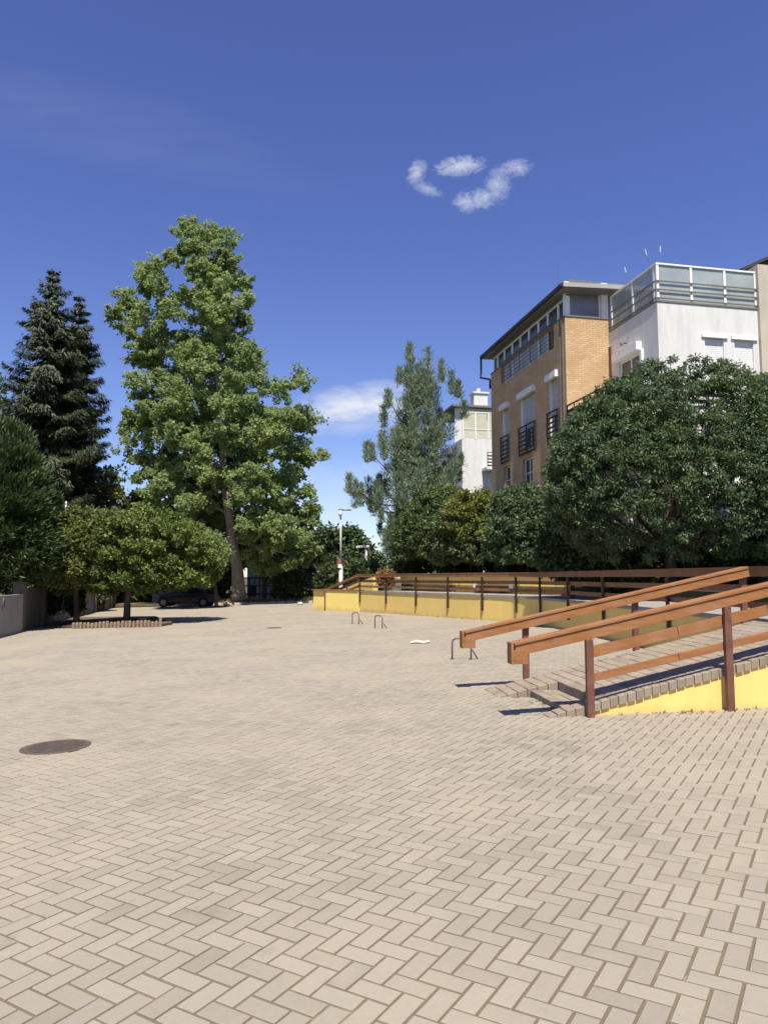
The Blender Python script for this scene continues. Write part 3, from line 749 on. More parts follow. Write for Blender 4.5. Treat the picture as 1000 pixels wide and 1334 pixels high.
# ================================================================== BUILDINGS
BH = math.radians(-11.5)
BV = Vector((math.sin(BH), math.cos(BH), 0)); BU = Vector((math.cos(BH), -math.sin(BH), 0))   # back and right
class Face:
    def __init__(s, o, d, n): s.o = Vector((o[0], o[1], 0)); s.d = d; s.n = n
    def P(s, t, z, out=0.0): p = s.o+s.d*t+s.n*out; return Vector((p.x, p.y, z))
    def hit(s, px, py): h = ray_line(px, py, s.o, s.o+s.d); return (h-s.o).dot(s.d), h.z
    def T(s, px): return s.hit(px, 600)[0]
    def wall(s, mb, t0, t1, z0, z1, ops=(), reveal=.14, flip=False):
        ts = sorted({t0, t1, *[o[0] for o in ops], *[o[1] for o in ops]}); zs = sorted({z0, z1, *[o[2] for o in ops], *[o[3] for o in ops]})
        ts = [t for t in ts if t0-1e-6 <= t <= t1+1e-6]; zs = [z for z in zs if z0-1e-6 <= z <= z1+1e-6]
        for a, b in zip(ts[:-1], ts[1:]):
            for c, d in zip(zs[:-1], zs[1:]):
                m, n = (a+b)/2, (c+d)/2
                if any(o[0] < m < o[1] and o[2] < n < o[3] for o in ops): continue
                mb.quad(s.P(a, c), s.P(b, c), s.P(b, d), s.P(a, d), [(a, c), (b, c), (b, d), (a, d)])
        for a, b, c, d in ops:
            for (ta, za, tb, zb) in ((a, c, b, c), (b, c, b, d), (b, d, a, d), (a, d, a, c)):
                mb.quad(s.P(ta, za), s.P(tb, zb), s.P(tb, zb, -reveal), s.P(ta, za, -reveal), [(ta, za), (tb, zb), (tb+reveal, zb+reveal), (ta+reveal, za+reveal)])
    def box(s, mb, t0, t1, z0, z1, o0, o1):
        return mb.hexa([s.P(t0, z0, o0), s.P(t1, z0, o0), s.P(t1, z0, o1), s.P(t0, z0, o1), s.P(t0, z1, o0), s.P(t1, z1, o0), s.P(t1, z1, o1), s.P(t0, z1, o1)])
def window_part(face, op, parent, depth=.12, pane='glass_dark', split=1, cross=None, name='window', frame='white_frame', fw=.05):
    a, b, c, d = op
    fr_ = MB(); o0, o1 = -depth, -depth+.05
    face.box(fr_, a+.002, b-.002, c+.002, c+fw, o0, o1); face.box(fr_, a+.002, b-.002, d-fw, d-.002, o0, o1)
    xs_ = [a+(b-a)*k/split for k in range(split+1)]
    for k, x in enumerate(xs_):
        x0, x1 = (x+.002, x+fw) if k == 0 else ((x-fw, x-.002) if k == split else (x-fw/2, x+fw/2))
        face.box(fr_, x0, x1, c+fw+.001, d-fw-.001, o0, o1)
    if cross: face.box(fr_, a+fw+.001, b-fw-.001, cross-.02, cross+.02, o0, o1-.004)
    w = fr_.build(name, frame, parent)
    for k in range(split):
        g = MB(); face.box(g, xs_[k]+fw*.6, xs_[k+1]-fw*.6, c+fw*.8, d-fw*.8, o0+.012, o0+.024); g.build('pane', pane, w)
    return w
def shutter_part(face, op, parent, closed=1.0, mat='shutter_white', depth=.10, boxout=.07, boxh=.20):
    a, b, c, d = op
    zb_ = d-(d-c)*closed; m = MB(); z = zb_
    face.box(m, a+.03, b-.03, zb_, d-.002, -depth-.02, -depth)
    while z < d-.05:
        face.box(m, a+.03, b-.03, z+.006, min(z+.062, d-.004), -depth+.002, -depth+.012); z += .068
    sh = m.build('roller_shutter', mat, parent)
    g = MB(); face.box(g, a+.002, a+.035, c, d-.003, -depth-.02, -.01); g.build('guide_rail', 'white_frame', sh); g = MB(); face.box(g, b-.035, b-.002, c, d-.003, -depth-.02, -.01); g.build('guide_rail', 'white_frame', sh)
    if boxh:
        g = MB(); face.box(g, a-.10, b+.10, d+.004, d+boxh, .002, boxout); face.box(g, a-.06, b+.06, d+boxh+.001, d+boxh+.04, .002, boxout-.03); g.build('shutter_box', 'white_frame', sh)
    return sh
def slat_rail(face, t0, t1, z0, z1, parent, out=.06, n=5, name='balcony_rail', mat='dark_rail', posts=2, slat=.07):
    m = MB(); face.box(m, t0, t1, z1-.05, z1, out-.025, out+.025)
    for k in range(posts):
        x = t0+(t1-t0-.05)*k/(posts-1); face.box(m, x, x+.05, z0, z1-.052, out-.02, out+.02)
    r = m.build(name, mat, parent)
    for k in range(n):
        z = z0+(z1-z0-.12)*k/n+.02; g = MB(); face.box(g, t0+.052, t1-.052, z, z+slat, out-.012, out+.012); g.build('slat', mat, r)
    return r

C0 = (6.84, 26.84); GB = 1.25
LF = Face(C0, BV, -BU)               # long face, t runs away from the yard
FF = Face(C0, BU, -BV)               # short front face
bb = thing('brick_building', 'tan brick apartment house with glazed attic storey and dark eaves', 'building', (C0[0], C0[1], GB))
tEnd = LF.T(640.5); tf = FF.T(799)
zs0 = LF.hit(743, 406)[1]            # attic sill at the corner
zl0 = LF.hit(700, 468)[1]            # bottom of the glazed strip behind the railing
zt0 = LF.hit(741, 377)[1]; zt1 = zt0
tA, tB = LF.T(724), LF.T(655.5)      # lowered part of the strip
def op_px(face, x0, x1, ytop, ybot):
    xm = (x0+x1)/2; a, b = face.T(x0), face.T(x1); 
    z1 = face.hit(xm, ytop)[1]; z0 = face.hit(xm, ybot)[1]; return (min(a, b), max(a, b), z0, z1)
w1 = op_px(LF, 728, 717, 494, 560); w2 = op_px(LF, 697.5, 679, 514, 578); w3 = op_px(LF, 663, 655, 534, 592)
g1_ = op_px(LF, 693, 680.5, 597, 650); g2_ = op_px(LF, 664, 656, 607, 660)
zW1 = max(w1[3], w2[3], w3[3])-.02; zW0 = zW1-2.25
w1, w2, w3 = [(w[0], w[1], zW0, zW1) for w in (w1, w2, w3)]
zG1 = (g1_[3]+g2_[3])/2; g1_, g2_ = [(g[0], g[1], zG1-1.7, zG1) for g in (g1_, g2_)]
mb = MB()
strip = (tA, tB, zl0, zs0)
LF.wall(mb, 0, tEnd, GB-.3, zs0, [w1, w2, w3, g1_, g2_, strip], .2)
FF.wall(mb, 0, tf, GB-.3, zs0, [], .2)
far_ = Face((LF.P(tEnd, 0).x, LF.P(tEnd, 0).y), BU, BV); far_.wall(mb, 0, 8, GB-.3, zs0)
mb.build('brick_wall', 'tan_brick', bb)
# attic
m = MB(); LF.box(m, 0, tEnd, zs0+.002, zs0+.05, -.3, .03); FF.box(m, -.028, tf, zs0+.0025, zs0+.052, -.3, .035); m.build('sill', 'soffit_grey', bb)
m = MB(); LF.box(m, .0, tEnd, zt0-.06, zt0, -.25, -.06)
m.build('attic_lintel', 'soffit_grey', bb)
att = [641.5, 646.5, 655.5, 665.8, 676.5, 688, 700.5, 713, 727, 736, 741.5]
ts_ = [LF.T(x) for x in att]
for i in range(len(ts_)-1):
    b, a = ts_[i], ts_[i+1]
    low = a >= tA-.05 and b <= tB+.05
    z0 = zl0 if low else zs0+.055
    w = window_part(LF, (max(a, .1)+.005, min(b, tEnd-.02)-.005, z0+.01, zt0-.065), bb, .16, cross=(zs0+.02) if low else None, fw=.075)
    if low:
        m = MB(); LF.box(m, a+.09, b-.09, z0+.08, zs0-.01, -.135, -.12); m.build('sky_reflection_panel', 'sky_reflection_tint', w)  # sky reflection in the lower panes, painted as a pale panel
r = slat_rail(LF, tA+.02, tB-.02, zl0+.06, zs0+.12, bb, .05, 5, 'attic_rail', 'soffit_grey', 6, .018)
# front glazing of the attic
zf1 = FF.hit(770, 377)[1]
m = MB(); FF.box(m, .02, .20, zs0+.054, zf1+.25, -.2, -.02); m.build('attic_post', 'white_frame', bb); m = MB(); FF.box(m, tf-.32, tf-.05, zs0+.054, zf1+.3, -.2, -.02); m.build('attic_post', 'white_frame', bb)
FFw = (.21, tf-.33, zs0+.056, zf1)
window_part(FF, FFw, bb, .15, 'panel_grey', fw=.06)
m = MB(); FF.box(m, .21, tf+3.0, zf1+.003, zf1+.35, -.24, -.06); m.build('attic_lintel', 'soffit_grey', bb)
m = MB(); FF.box(m, tf+.0, tf+3.0, zs0-1.5, zf1+.0, -.3, -.2); m.build('attic_panel', 'panel_grey', bb)
# roof: thin slab with overhang, a dark verge on the long side and a pale metal edge in front
zr = zt0+.02
fr0, bk = -.5, tEnd+.5
def rpnt(t, u, z): p = Vector((*C0, 0))+BV*t+BU*u; return Vector((p.x, p.y, z))
m = MB()
m.hexa([rpnt(fr0, -.28, zr), rpnt(fr0, 6, zr+.22), rpnt(bk, 6, zr+.22), rpnt(bk, -.28, zr), rpnt(fr0, -.28, zr+.12), rpnt(fr0, 6, zr+.34), rpnt(bk, 6, zr+.34), rpnt(bk, -.28, zr+.12)])
rf = m.build('roof', 'soffit_grey', bb)
m = MB().beam(rpnt(fr0-.04, -.325, zr+.10), rpnt(bk+.05, -.325, zr+.10), .09, .13); m.build('gutter', 'roof_dark', rf)
m = MB().beam(rpnt(fr0-.02, -.29, zr+.11), rpnt(fr0-.02, 6, zr+.33), .05, .16); m.build('fascia', 'roof_metal', rf)
m = MB(); m.hexa([rpnt(fr0, -.28, zr+.125), rpnt(fr0, 6, zr+.345), rpnt(bk, 6, zr+.345), rpnt(bk, -.28, zr+.125), rpnt(fr0, -.28, zr+.15), rpnt(fr0, 6, zr+.37), rpnt(bk, 6, zr+.37), rpnt(bk, -.28, zr+.15)]); m.build('roof_cover', 'roof_dark', rf)
q = rpnt(fr0+.6, -.2, zr+.1); MB().tube([q, q+UP*1.15], .012, 6).build('lightning_rod', 'galvanised', rf)
MB().tube([rpnt(bk, -.32, zr+.08), rpnt(bk, -.32, zr-.7), rpnt(bk-.25, -.45, zr-1.0), LF.P(tEnd-.02, zr-1.15, .06), LF.P(tEnd-.02, zr-1.6, .06)], .05, 8).build('downpipe', 'dark_rail', bb)
for x in (733.5, 737.5):
    t_ = LF.T(x); MB().tube([LF.P(t_, zs0-.01, .04), LF.P(t_, GB, .04)], .022, 6).build('downpipe', 'soffit_grey', bb)
# second floor openings with shutters and slatted rails, ground floor windows
for w in (w1, w2, w3):
    shutter_part(LF, (w[0], w[1], w[2], w[3]), bb, .60 if w is not w2 else .62, 'shutter_grey', .12, .16, .24)
    window_part(LF, w, bb, .19, split=2 if w is w2 else 1)
    slat_rail(LF, w[0]-.12, w[1]+.12, zW0-.25, zW0+1.0, bb, .08, 6, posts=3 if w is w2 else 2)
for g in (g1_, g2_): window_part(LF, g, bb, .16, split=2 if g is g1_ else 1, cross=g[3]-.62)

# ---- white building
W0 = (9.25, 24.0)
WL = Face(W0, BV, -BU); WF = Face(W0, BU, -BV)
wb = thing('white_building', 'white rendered apartment block with glass-railed roof terrace and closed shutters', 'building', (W0[0], W0[1], GB))
zT = WF.hit(868, 394)[1]; tW = WL.T(799.5); tR = WF.T(994)
zsh = WF.hit(936, 441)[1]; sh1 = (WF.T(922.5), WF.T(950), zsh-1.9, zsh); sh2 = (WF.T(961.5), WF.T(989), zsh-1.9, zsh)
dtop = WL.hit(826, 461)[1]
dr_ = (WL.T(838), WL.T(809), dtop-2.2, dtop)
lowop = (WF.T(800+0) if 0 else .9, 2.0, GB+.05, GB+2.2)
mb = MB(); WL.wall(mb, 0, tW+.3, GB-.3, zT, [dr_], .16); WF.wall(mb, 0, tR+.2, GB-.3, zT, [sh1, sh2], .16)
mb.build('render_wall', 'white_plaster', wb)
# lower storeys step forward under the tree
LWF = Face((C0[0]+.05, C0[1]-.6), BU, -BV)
m = MB(); WF.box(m, -2.3, tR+.3, GB-.3, zT-6.9, .0, .9); m.build('lower_wall', 'white_plaster', wb)
m = MB(); WF.box(m, -.02, tR+.2, zT+.002, zT+.06, -.25, .03); WL.box(m, .26, tW, zT+.002, zT+.06, -.25, .03); m.build('terrace_coping', 'soffit_grey', wb)
m = MB(); WF.box(m, .3, tR, zT-.15, zT-.02, -5, -.3); m.build('terrace_floor', 'deck_concrete', wb)
for s_ in (sh1, sh2): shutter_part(WF, s_, wb, .98, 'shutter_white', .10, .06, .12)
m = MB(); 
window_part(WL, dr_, wb, .13, split=2, name='terrace_door', fw=.07)
m = MB(); WL.box(m, dr_[0]-.1, dr_[1]+.12, dtop+.01, dtop+.3, .002, .22); m.build('awning_box', 'white_frame', wb)
m = MB(); WL.box(m, dr_[0]-.22, dr_[0]-.10, dtop-2.2, dtop+.0, .002, .10); m.build('awning_post', 'white_frame', wb)
lampp = WL.P(dr_[1]-.6, dtop+.55, 0); MB().tube([lampp, lampp-BU*.14], .02, 6).build('wall_lamp_arm', 'dark_rail', wb); MB().lathe(lampp-BU*.2+UP*-.1, [(.03, 0), (.06, .04), (.06, .10), (.02, .14)], 10).build('wall_lamp', 'soffit_grey', wb)
# glass railing: posts, rails, panes
zR1 = WF.hit(868, 343)[1]
fposts = [.06, WF.T(909), WF.T(953.5), WF.T(994)]; lposts = [.2, WL.T(829), tW-.06]
zr_ = [zT+.12, zT+.42, zT+.72]
for t in fposts: m = MB(); WF.box(m, t-.045, t+.045, zT+.062, zR1-.06, -.09, -.01); m.build('rail_post', 'white_frame', wb)
for t in lposts: m = MB(); WL.box(m, t-.04, t+.04, zT+.062, zR1-.06, -.09, -.01); m.build('rail_post', 'white_frame', wb)
m = MB(); WF.box(m, .0, tR+.1, zR1-.058, zR1, -.1, .0); m.build('top_rail', 'white_frame', wb)
m = MB(); WL.box(m, .101, tW, zR1-.058, zR1, -.1, .0); m.build('top_rail', 'white_frame', wb)
for z in zr_:
    m = MB(); WF.box(m, .0, tR+.1, z, z+.035, .002, .035); m.build('bar', 'soffit_grey', wb)
    m = MB(); WL.box(m, .0, tW, z, z+.035, .002, .035); m.build('bar', 'soffit_grey', wb)
for a, b in zip(fposts[:-1], fposts[1:]):
    m = MB(); WF.box(m, a+.05, b-.05, zT+.08, zR1-.065, -.055, -.045); m.build('glass_pane', 'frosted_glass', wb)
for a, b in zip(lposts[:-1], lposts[1:]):
    m = MB(); WL.box(m, a+.05, b-.05, zT+.08, zR1-.065, -.055, -.045); m.build('glass_pane', 'frosted_glass', wb)
for px, lean in ((861, -.22), (869, .04), (824, -.15)):
    f_ = WF if px > 866 else WL
    t = f_.T(px) if px != 861 else .35
    q = f_.P(t, zR1, -.05); MB().tube([q, q+UP*.45+BU*lean*.8], .012, 5).build('wire_stub', 'galvanised', wb); MB().tube([q+UP*.40+BU*lean*.72, q+UP*.60+BU*lean], .018, 6).build('wire_float', 'lamp_plastic', wb)
# rooms set back behind the terrace
tb = Face((W0[0]+BV.x*4+BU.x*.4, W0[1]+BV.y*4+BU.y*.4), BU, -BV); m = MB(); tb.wall(m, 0, 7, zT-.1, zT+1.0, []); tb.box(m, 0, 7, zT+1.02, zT+1.1, -2, .2); m.build('setback_wall', 'white_plaster', wb)
# balcony wrapping the front
bz = LF.hit(751, 522)[1]-1.0
BL_ = Face(C0, -BV, -BU)             # balcony side, running towards the yard
tfb = 4.05
pF = BL_.P(tfb, 0); BF = Face((pF.x, pF.y), BU, -BV)
m = MB(); p_ = [rpnt(-.01, .0, bz-.2), rpnt(-tfb, 0, bz-.2), rpnt(-tfb, 9.0, bz-.2), rpnt(-.01, 9.0, bz-.2)]
m.hexa([*p_[::-1], *[Vector((a.x, a.y, bz)) for a in p_[::-1]]]); bal = m.build('balcony', 'white_plaster', wb)
slat_rail(BL_, .05, tfb, bz+.05, bz+1.0, bal, .03, 4, posts=4, slat=.11, name='balcony_rail')
slat_rail(BF, .0, 9.0, bz+.05, bz+1.0, bal, .03, 4, posts=7, slat=.11, name='balcony_rail')
m = MB(); BL_.box(m, .06, tfb-.1, bz+.02, bz+.85, -.06, -.03); m.build('privacy_panel', 'white_plaster', bal)
m = MB(); FF.box(m, tf-.1, tf+.12, bz, zs0-1.1, .0, .16); m.build('drain_box', 'brown_steel', wb)
for k in range(2):
    m = MB(); WF.box(m, .4+1.9*k, .65+1.9*k, GB-.3, bz-.21, .95, 1.2); m.build('column', 'white_plaster', wb)

# ---- beige neighbour at the right and its dark roof
NF = Face((WF.P(tR+.02, 0, .12).x, WF.P(tR+.02, 0, .12).y), BU, -BV)
nb = thing('beige_building', 'beige house edge with dark tiled roof beyond the glass-railed terrace', 'building', (NF.o.x, NF.o.y, GB))
m = MB(); NF.box(m, 0, 5, GB-.3, WF.hit(994, 347)[1], -6, 0); m.build('wall', 'beige_plaster', nb)
zz = WF.hit(968, 353)[1]; q0 = Vector(at(966, 353, 32)); q1 = Vector(at(1010, 319, 32))
m = MB(); m.hexa([q0, q0+BV*5, q1+BV*5+BU*1, q1+BU*1, q0+UP*.15, q0+BV*5+UP*.15, q1+BV*5+UP*.15+BU*1, q1+UP*.15+BU*1]); 
rfo = m.build('roof', 'roof_dark', nb)
m = MB(); q2 = q1+BU*1; m.hexa([q0-UP*.1+BV*.3, q2-UP*(q2.z-q0.z+.1)+BV*.3, q2-UP*(q2.z-q0.z+.1)+BV*5, q0-UP*.1+BV*5, q0-UP*.01+BV*.3, q2-UP*.02+BV*.3, q2-UP*.02+BV*5, q0-UP*.01+BV*5]); m.build('gable_wall', 'roof_dark', nb)

# ---- far white building seen past the brick one
FWo = at(603.5, 600, 50); fw = Face((FWo.x, FWo.y), BU, -BV)
fb = thing('far_white_building', 'distant white block with cream panelled terrace railing and chimney', 'building', (FWo.x, FWo.y, GB))
zp1 = fw.hit(620, 537)[1]; zp0 = fw.hit(620, 572)[1]; ztp = fw.hit(620, 529)[1]
m = MB(); fw.wall(m, -.1, 7, GB-.5, zp0); m.build('wall', 'white_plaster', fb)
side = Face((FWo.x-.1*BU.x, FWo.y-.1*BU.y), BV, -BU); m = MB(); side.wall(m, 0, 8, GB-.5, zp0); m.build('side_wall', 'white_plaster', fb)
bx0 = Face((FWo.x+BV.x*2, FWo.y+BV.y*2), BU, -BV); m = MB(); bx0.wall(m, .0, 7, zp0-.3, ztp+.3); m.build('setback_wall', 'white_plaster', fb)
m = MB(); bx0.box(m, -.3, 7, ztp+.3, ztp+.45, -5, .5); m.build('roof', 'soffit_grey', fb)
m = MB(); bx0.box(m, 1.55, 2.6, ztp+.45, ztp+1.5, -1, -.2); bx0.box(m, 1.45, 2.7, ztp+1.5, ztp+1.62, -1.1, -.1); ch = m.build('chimney', 'white_plaster', fb)
m = MB(); bx0.box(m, 1.85, 2.1, ztp+1.62, ztp+1.95, -.7, -.4); m.build('flue', 'pole_concrete', ch)
m = MB(); bx0.box(m, .7, .9, ztp+.45, ztp+.8, -.7, -.4); m.build('vent_pipe', 'pole_concrete', fb)
for t in (0, .9, 1.85, 2.8): m = MB(); fw.box(m, t-.04, t+.04, zp0, zp1, -.06, .02); m.build('rail_post', 'white_frame', fb)
for a in (0, .9, 1.85):
    m = MB(); fw.box(m, a+.05, a+.86, zp0+.7, zp1-.06, -.02, -.005); m.build('panel', 'frosted_cream', fb)
    for k in range(3): m = MB(); fw.box(m, a+.05, a+.86, zp0+.05+.22*k, zp0+.22+.22*k, -.02, -.005); m.build('panel', 'frosted_cream', fb)
m = MB(); fw.box(m, -.1, 3.5, zp1-.05, zp1+.02, -.06, .02); fw.box(m, -.1, 3.5, zp0+.66, zp0+.70, -.06, .021); m.build('top_rail', 'white_frame', fb)
b0 = fw.T(628); zb0 = fw.hit(634, 592)[1]
slat_rail(fw, b0, b0+2.2, zb0-1.0, zb0, fb, 1.0, 4, posts=3, slat=.1); m = MB(); fw.box(m, b0-.05, b0+2.3, zb0-1.2, zb0-1.02, 0, 1.05); m.build('balcony', 'white_plaster', fb)

# ================================================================== LEFT BOUNDARY WALL
wd = Vector((math.sin(WALL_H), math.cos(WALL_H), 0)); wn_ = Vector((wd.y, -wd.x, 0))      # along the wall, and towards the yard
bwall = thing('boundary_wall', 'long grey concrete garden wall with pillars in the shade', 'wall', (WALL_A.x, WALL_A.y, gz(WALL_A.x)))
def wp(t, out=0.0, z=0.0): p = WALL_A+wd*t+wn_*out; return Vector((p.x, p.y, z))
t = .35; k = 0
while t < 24:
    g = gz(wp(t).x)
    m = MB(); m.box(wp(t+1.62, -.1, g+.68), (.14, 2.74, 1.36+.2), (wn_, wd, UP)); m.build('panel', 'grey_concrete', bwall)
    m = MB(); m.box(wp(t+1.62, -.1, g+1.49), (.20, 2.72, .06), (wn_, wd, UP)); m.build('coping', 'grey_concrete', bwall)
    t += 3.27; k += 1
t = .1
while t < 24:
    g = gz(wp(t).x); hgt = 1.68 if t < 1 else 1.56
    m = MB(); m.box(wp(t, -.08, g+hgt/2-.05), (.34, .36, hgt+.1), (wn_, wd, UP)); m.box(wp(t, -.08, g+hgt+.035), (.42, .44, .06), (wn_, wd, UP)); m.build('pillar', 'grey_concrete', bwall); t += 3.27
gate = thing('gate_panel', 'pale concrete wall panel with oval number plate beside the pillar', 'wall', wp(-2, 0, gz(wp(-2).x)))
g = gz(wp(-2).x)
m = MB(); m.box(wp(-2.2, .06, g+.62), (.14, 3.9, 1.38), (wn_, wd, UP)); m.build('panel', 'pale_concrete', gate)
pc_ = ray_line(5, 787, wp(0, .14), wp(1, .14)); tp = (pc_-WALL_A).dot(wd)
m = MB(); ov = [(wp(tp+.13*math.cos(a), .142, pc_.z+.2*math.sin(a))) for a in [2*PI*i/20 for i in range(20)]]
n0 = len(m.v); m.v += [tuple(v) for v in ov]+[tuple(v+wn_*.012) for v in ov]; m.f += [tuple(range(20)), tuple(range(39, 19, -1))]+[(i, (i+1) % 20, 20+(i+1) % 20, 20+i) for i in range(20)]
pl_ = m.build('number_plate', 'pale_concrete', gate)
sq = [(.05, .09), (-.05, .08), (.03, .03), (.06, -.01), (.0, -.04), (.03, -.09)]
m = MB(); m.tube([wp(tp+a*.8, .158, pc_.z+b*1.1) for a, b in sq], .016, 5); m.build('plate_mark', 'dark_rail', pl_)

# bed with palisade edging
pe0, pe1 = on_ground(96, 819), on_ground(209, 816.5)
bedpoly = [(pe0.x, pe0.y+.1), (pe1.x, pe1.y+.1), (pe1.x+.1, pe1.y+1.2), (-10.4, 33.5), (wp(9).x+.3, wp(9).y), (wp(2.2).x+.3, wp(2.2).y)]
m = MB().prism(bedpoly, lambda x, y: gz(x)-.05, lambda x, y: gz(x)+.09); tag(m.build('planting_bed', 'soil'), 'soil bed under the low spreading tree by the wall', 'bed', kind='structure')
pal = thing('palisade_edging', 'row of short concrete palisade posts edging the tree bed', 'edging', (pe0.x, pe0.y, gz(pe0.x)))
npal = 24
for k in range(npal):
    f = k/(npal-1); p = pe0.lerp(pe1, f); hgt = .24+random.uniform(-.03, .03)+(.07 if k == npal-1 else 0)
    MB().lathe((p.x, p.y+random.uniform(-.03, .03), gz(p.x)-.05), [(.056, 0), (.056, hgt), (.04, hgt+.035)], 7).build('palisade_post', 'palisade', pal)

# back edge: kerb, bed, weeds
kb = thing('bed_kerb', 'row of rough kerb stones along the bed under the plane tree', 'kerb', (-8, 49.5, gz(-8)))
x = -14.5
while x < -4.0:
    w = random.uniform(.5, .8); m = MB(); m.box((x+w/2, 49.6+random.uniform(-.03, .03), gz(x)+.06), (w-.04, .2, .16+random.uniform(-.02, .05)), (Vector((1, 0, random.uniform(-.03, .03))).normalized(), Vector((0, 1, 0)), UP)); m.build('kerb_stone', 'stone', kb, bevel=.02); x += w
m = MB().prism([(-26, 49.75), (-3.6, 49.75), (-3.6, 56), (-26, 56)], lambda x, y: gz(x)-.05, lambda x, y: gz(x)+.10); tag(m.build('back_bed', 'soil'), 'bare soil strip between yard and back fence', 'bed', kind='structure')
for (px, py, r, lab) in ((296, 788.5, .24, 'pale boulder by the kerb left of the plane tree trunk'), (391, 788, .2, 'small pale stone by the yellow end block wall')):
    c = on_ground(px, py); mb = MB().lathe((c.x, c.y-.2, gz(c.x)-.02), [(r*.7, 0), (r, r*.35), (r*.8, r*.8), (r*.35, r*1.05)], 9)
    mb.v = [(a+random.uniform(-.03, .03), b+random.uniform(-.03, .03), c_+random.uniform(-.02, .02)) for a, b, c_ in mb.v]
    tag(mb.build('boulder', 'stone', smooth=True), lab, 'stone')
# metal fence and house behind
fe = thing('metal_fence', 'dark metal grid fence with thick post behind the plane tree', 'fence', (-9, 52.5, gz(-9)))
fy = 52.5
def fpt(px, py): return at(px, py, fy)
for px, w in ((345.2, .30), (325, .10), (393, .12), (290, .12)):
    a = fpt(px, 741 if w > .2 else 752); MB().box((a.x, fy, (a.z-.3)/2), (w, .12, a.z+.3)).build('post', 'dark_rail', fe)
for py, th in ((753, .10), (763, .09), (774, .13), (783, .07)):
    for x0, x1 in ((290, 325), (325, 345), (345, 393)):
        a, b = fpt(x0, py), fpt(x1, py); MB().beam(a, b, .06, th).build('rail', 'dark_rail', fe)
for px in (300, 310, 331.5, 338, 352, 361, 370, 382):
    a, b = fpt(px, 753), fpt(px, 783); MB().beam(a, b, .05, .05, (0, 1, 0)).build('bar', 'dark_rail', fe)
ho = thing('white_house', 'white house wall with small tiled porch roof behind the fence', 'house', (-9, 60, gz(-9)))
a = at(322, 752, 60); b = at(396, 738, 60)
m = MB(); m.box(((a.x+b.x)/2, 63, 1.4), (b.x-a.x, 6, 3.6)); m.build('wall', 'white_plaster', ho)
c = at(352, 751, 59.7); m = MB(); m.hexa([(c.x-.4, 59.0, c.z-.15), (c.x+.5, 59.0, c.z-.15), (c.x+.5, 60.0, c.z+.2), (c.x-.4, 60, c.z+.2), (c.x-.4, 59, c.z-.05), (c.x+.5, 59, c.z-.05), (c.x+.5, 60, c.z+.35), (c.x-.4, 60, c.z+.35)]); m.build('porch_roof', 'brown_steel', ho)
m = MB(); m.prism([(a.x-.4, 59.7), (b.x+.4, 59.7), (b.x+.4, 66.4), (a.x-.4, 66.4)], 3.2, 3.4); m.build('roof', 'roof_dark', ho)
c = at(329, 770, 59.98); m = MB(); m.box((c.x, 59.97, c.z), (.8, .05, 1.0)); w = m.build('window', 'white_frame', ho); m = MB(); m.box((c.x, 59.94, c.z), (.66, .03, .86)); m.build('pane', 'glass_dark', w)

# ================================================================== PARKED CAR in the shade
cA, cB = at(203, 786, 47.5), at(281, 786, 47.5); Lc = 4.0; cxm = (cA.x+cB.x)/2; cg = gz(cxm)
car = thing('parked_car', 'dark navy hatchback parked in deep shade beside the plane tree', 'car', (cxm, 47.8, cg))
prof = [(-2.0, .28), (-2.02, .62), (-1.95, .86), (-1.55, 1.38), (-1.25, 1.46), (.35, 1.44), (.62, 1.36), (1.15, .95), (1.85, .82), (1.99, .62), (2.0, .28)]
mb = MB(); n = len(prof)
for yy, ins in ((-.82, 0), (-.78, .0), (.78, 0), (.82, 0)):
    for x_, z_ in prof:
        inset = (.14*max(0, (z_-.85)/.6)); y2 = yy+(inset if yy < 0 else -inset); mb.v.append((cxm+x_, 47.8+y2, cg+z_))
for r_ in range(3):
    for i in range(n):
        j = (i+1) % n; mb.f.append((r_*n+i, r_*n+j, (r_+1)*n+j, (r_+1)*n+i))
mb.f.append(tuple(range(n))[::-1]); mb.f.append(tuple(3*n+i for i in range(n)))
mb.build('body', 'car_paint', car, bevel=.03)
for xw in (-1.28, 1.27):
    for yw in (-.76, .76):
        m = MB(); c = Vector((cxm+xw, 47.8+yw, cg+.31)); m.tube([c-Vector((0, .1, 0)), c+Vector((0, .1, 0))], .31, 20); wv = m.build('tyre', 'rubber', car)
        sg = -1 if yw < 0 else 1; m = MB(); m.tube([c+Vector((0, sg*.08, 0)), c+Vector((0, sg*.112, 0))], .19, 14); m.build('rim', 'alloy', wv)
for x0, x1 in ((-1.45, -.75), (-.68, .05), (.12, .62)):
    m = MB(); y_ = 47.8-.755; m.hexa([(cxm+x0, y_-.05, cg+.93), (cxm+x1+(.25 if x1 > .5 else 0), y_-.05, cg+.93), (cxm+x1+(.25 if x1 > .5 else 0), y_-.03, cg+.93), (cxm+x0, y_-.03, cg+.93), (cxm+x0+.1, y_+.03, cg+1.32), (cxm+x1-.05, y_+.03, cg+1.32), (cxm+x1-.05, y_+.05, cg+1.32), (cxm+x0+.1, y_+.05, cg+1.32)]); m.build('side_window', 'car_glass', car)
for xd in (1.93, -1.97):
    m = MB(); m.box((cxm+xd, 47.8-.6, cg+.68), (.1, .3, .14)); m.build('headlight' if xd > 0 else 'tail_light', 'lamp_clear' if xd > 0 else 'tail_red', car)

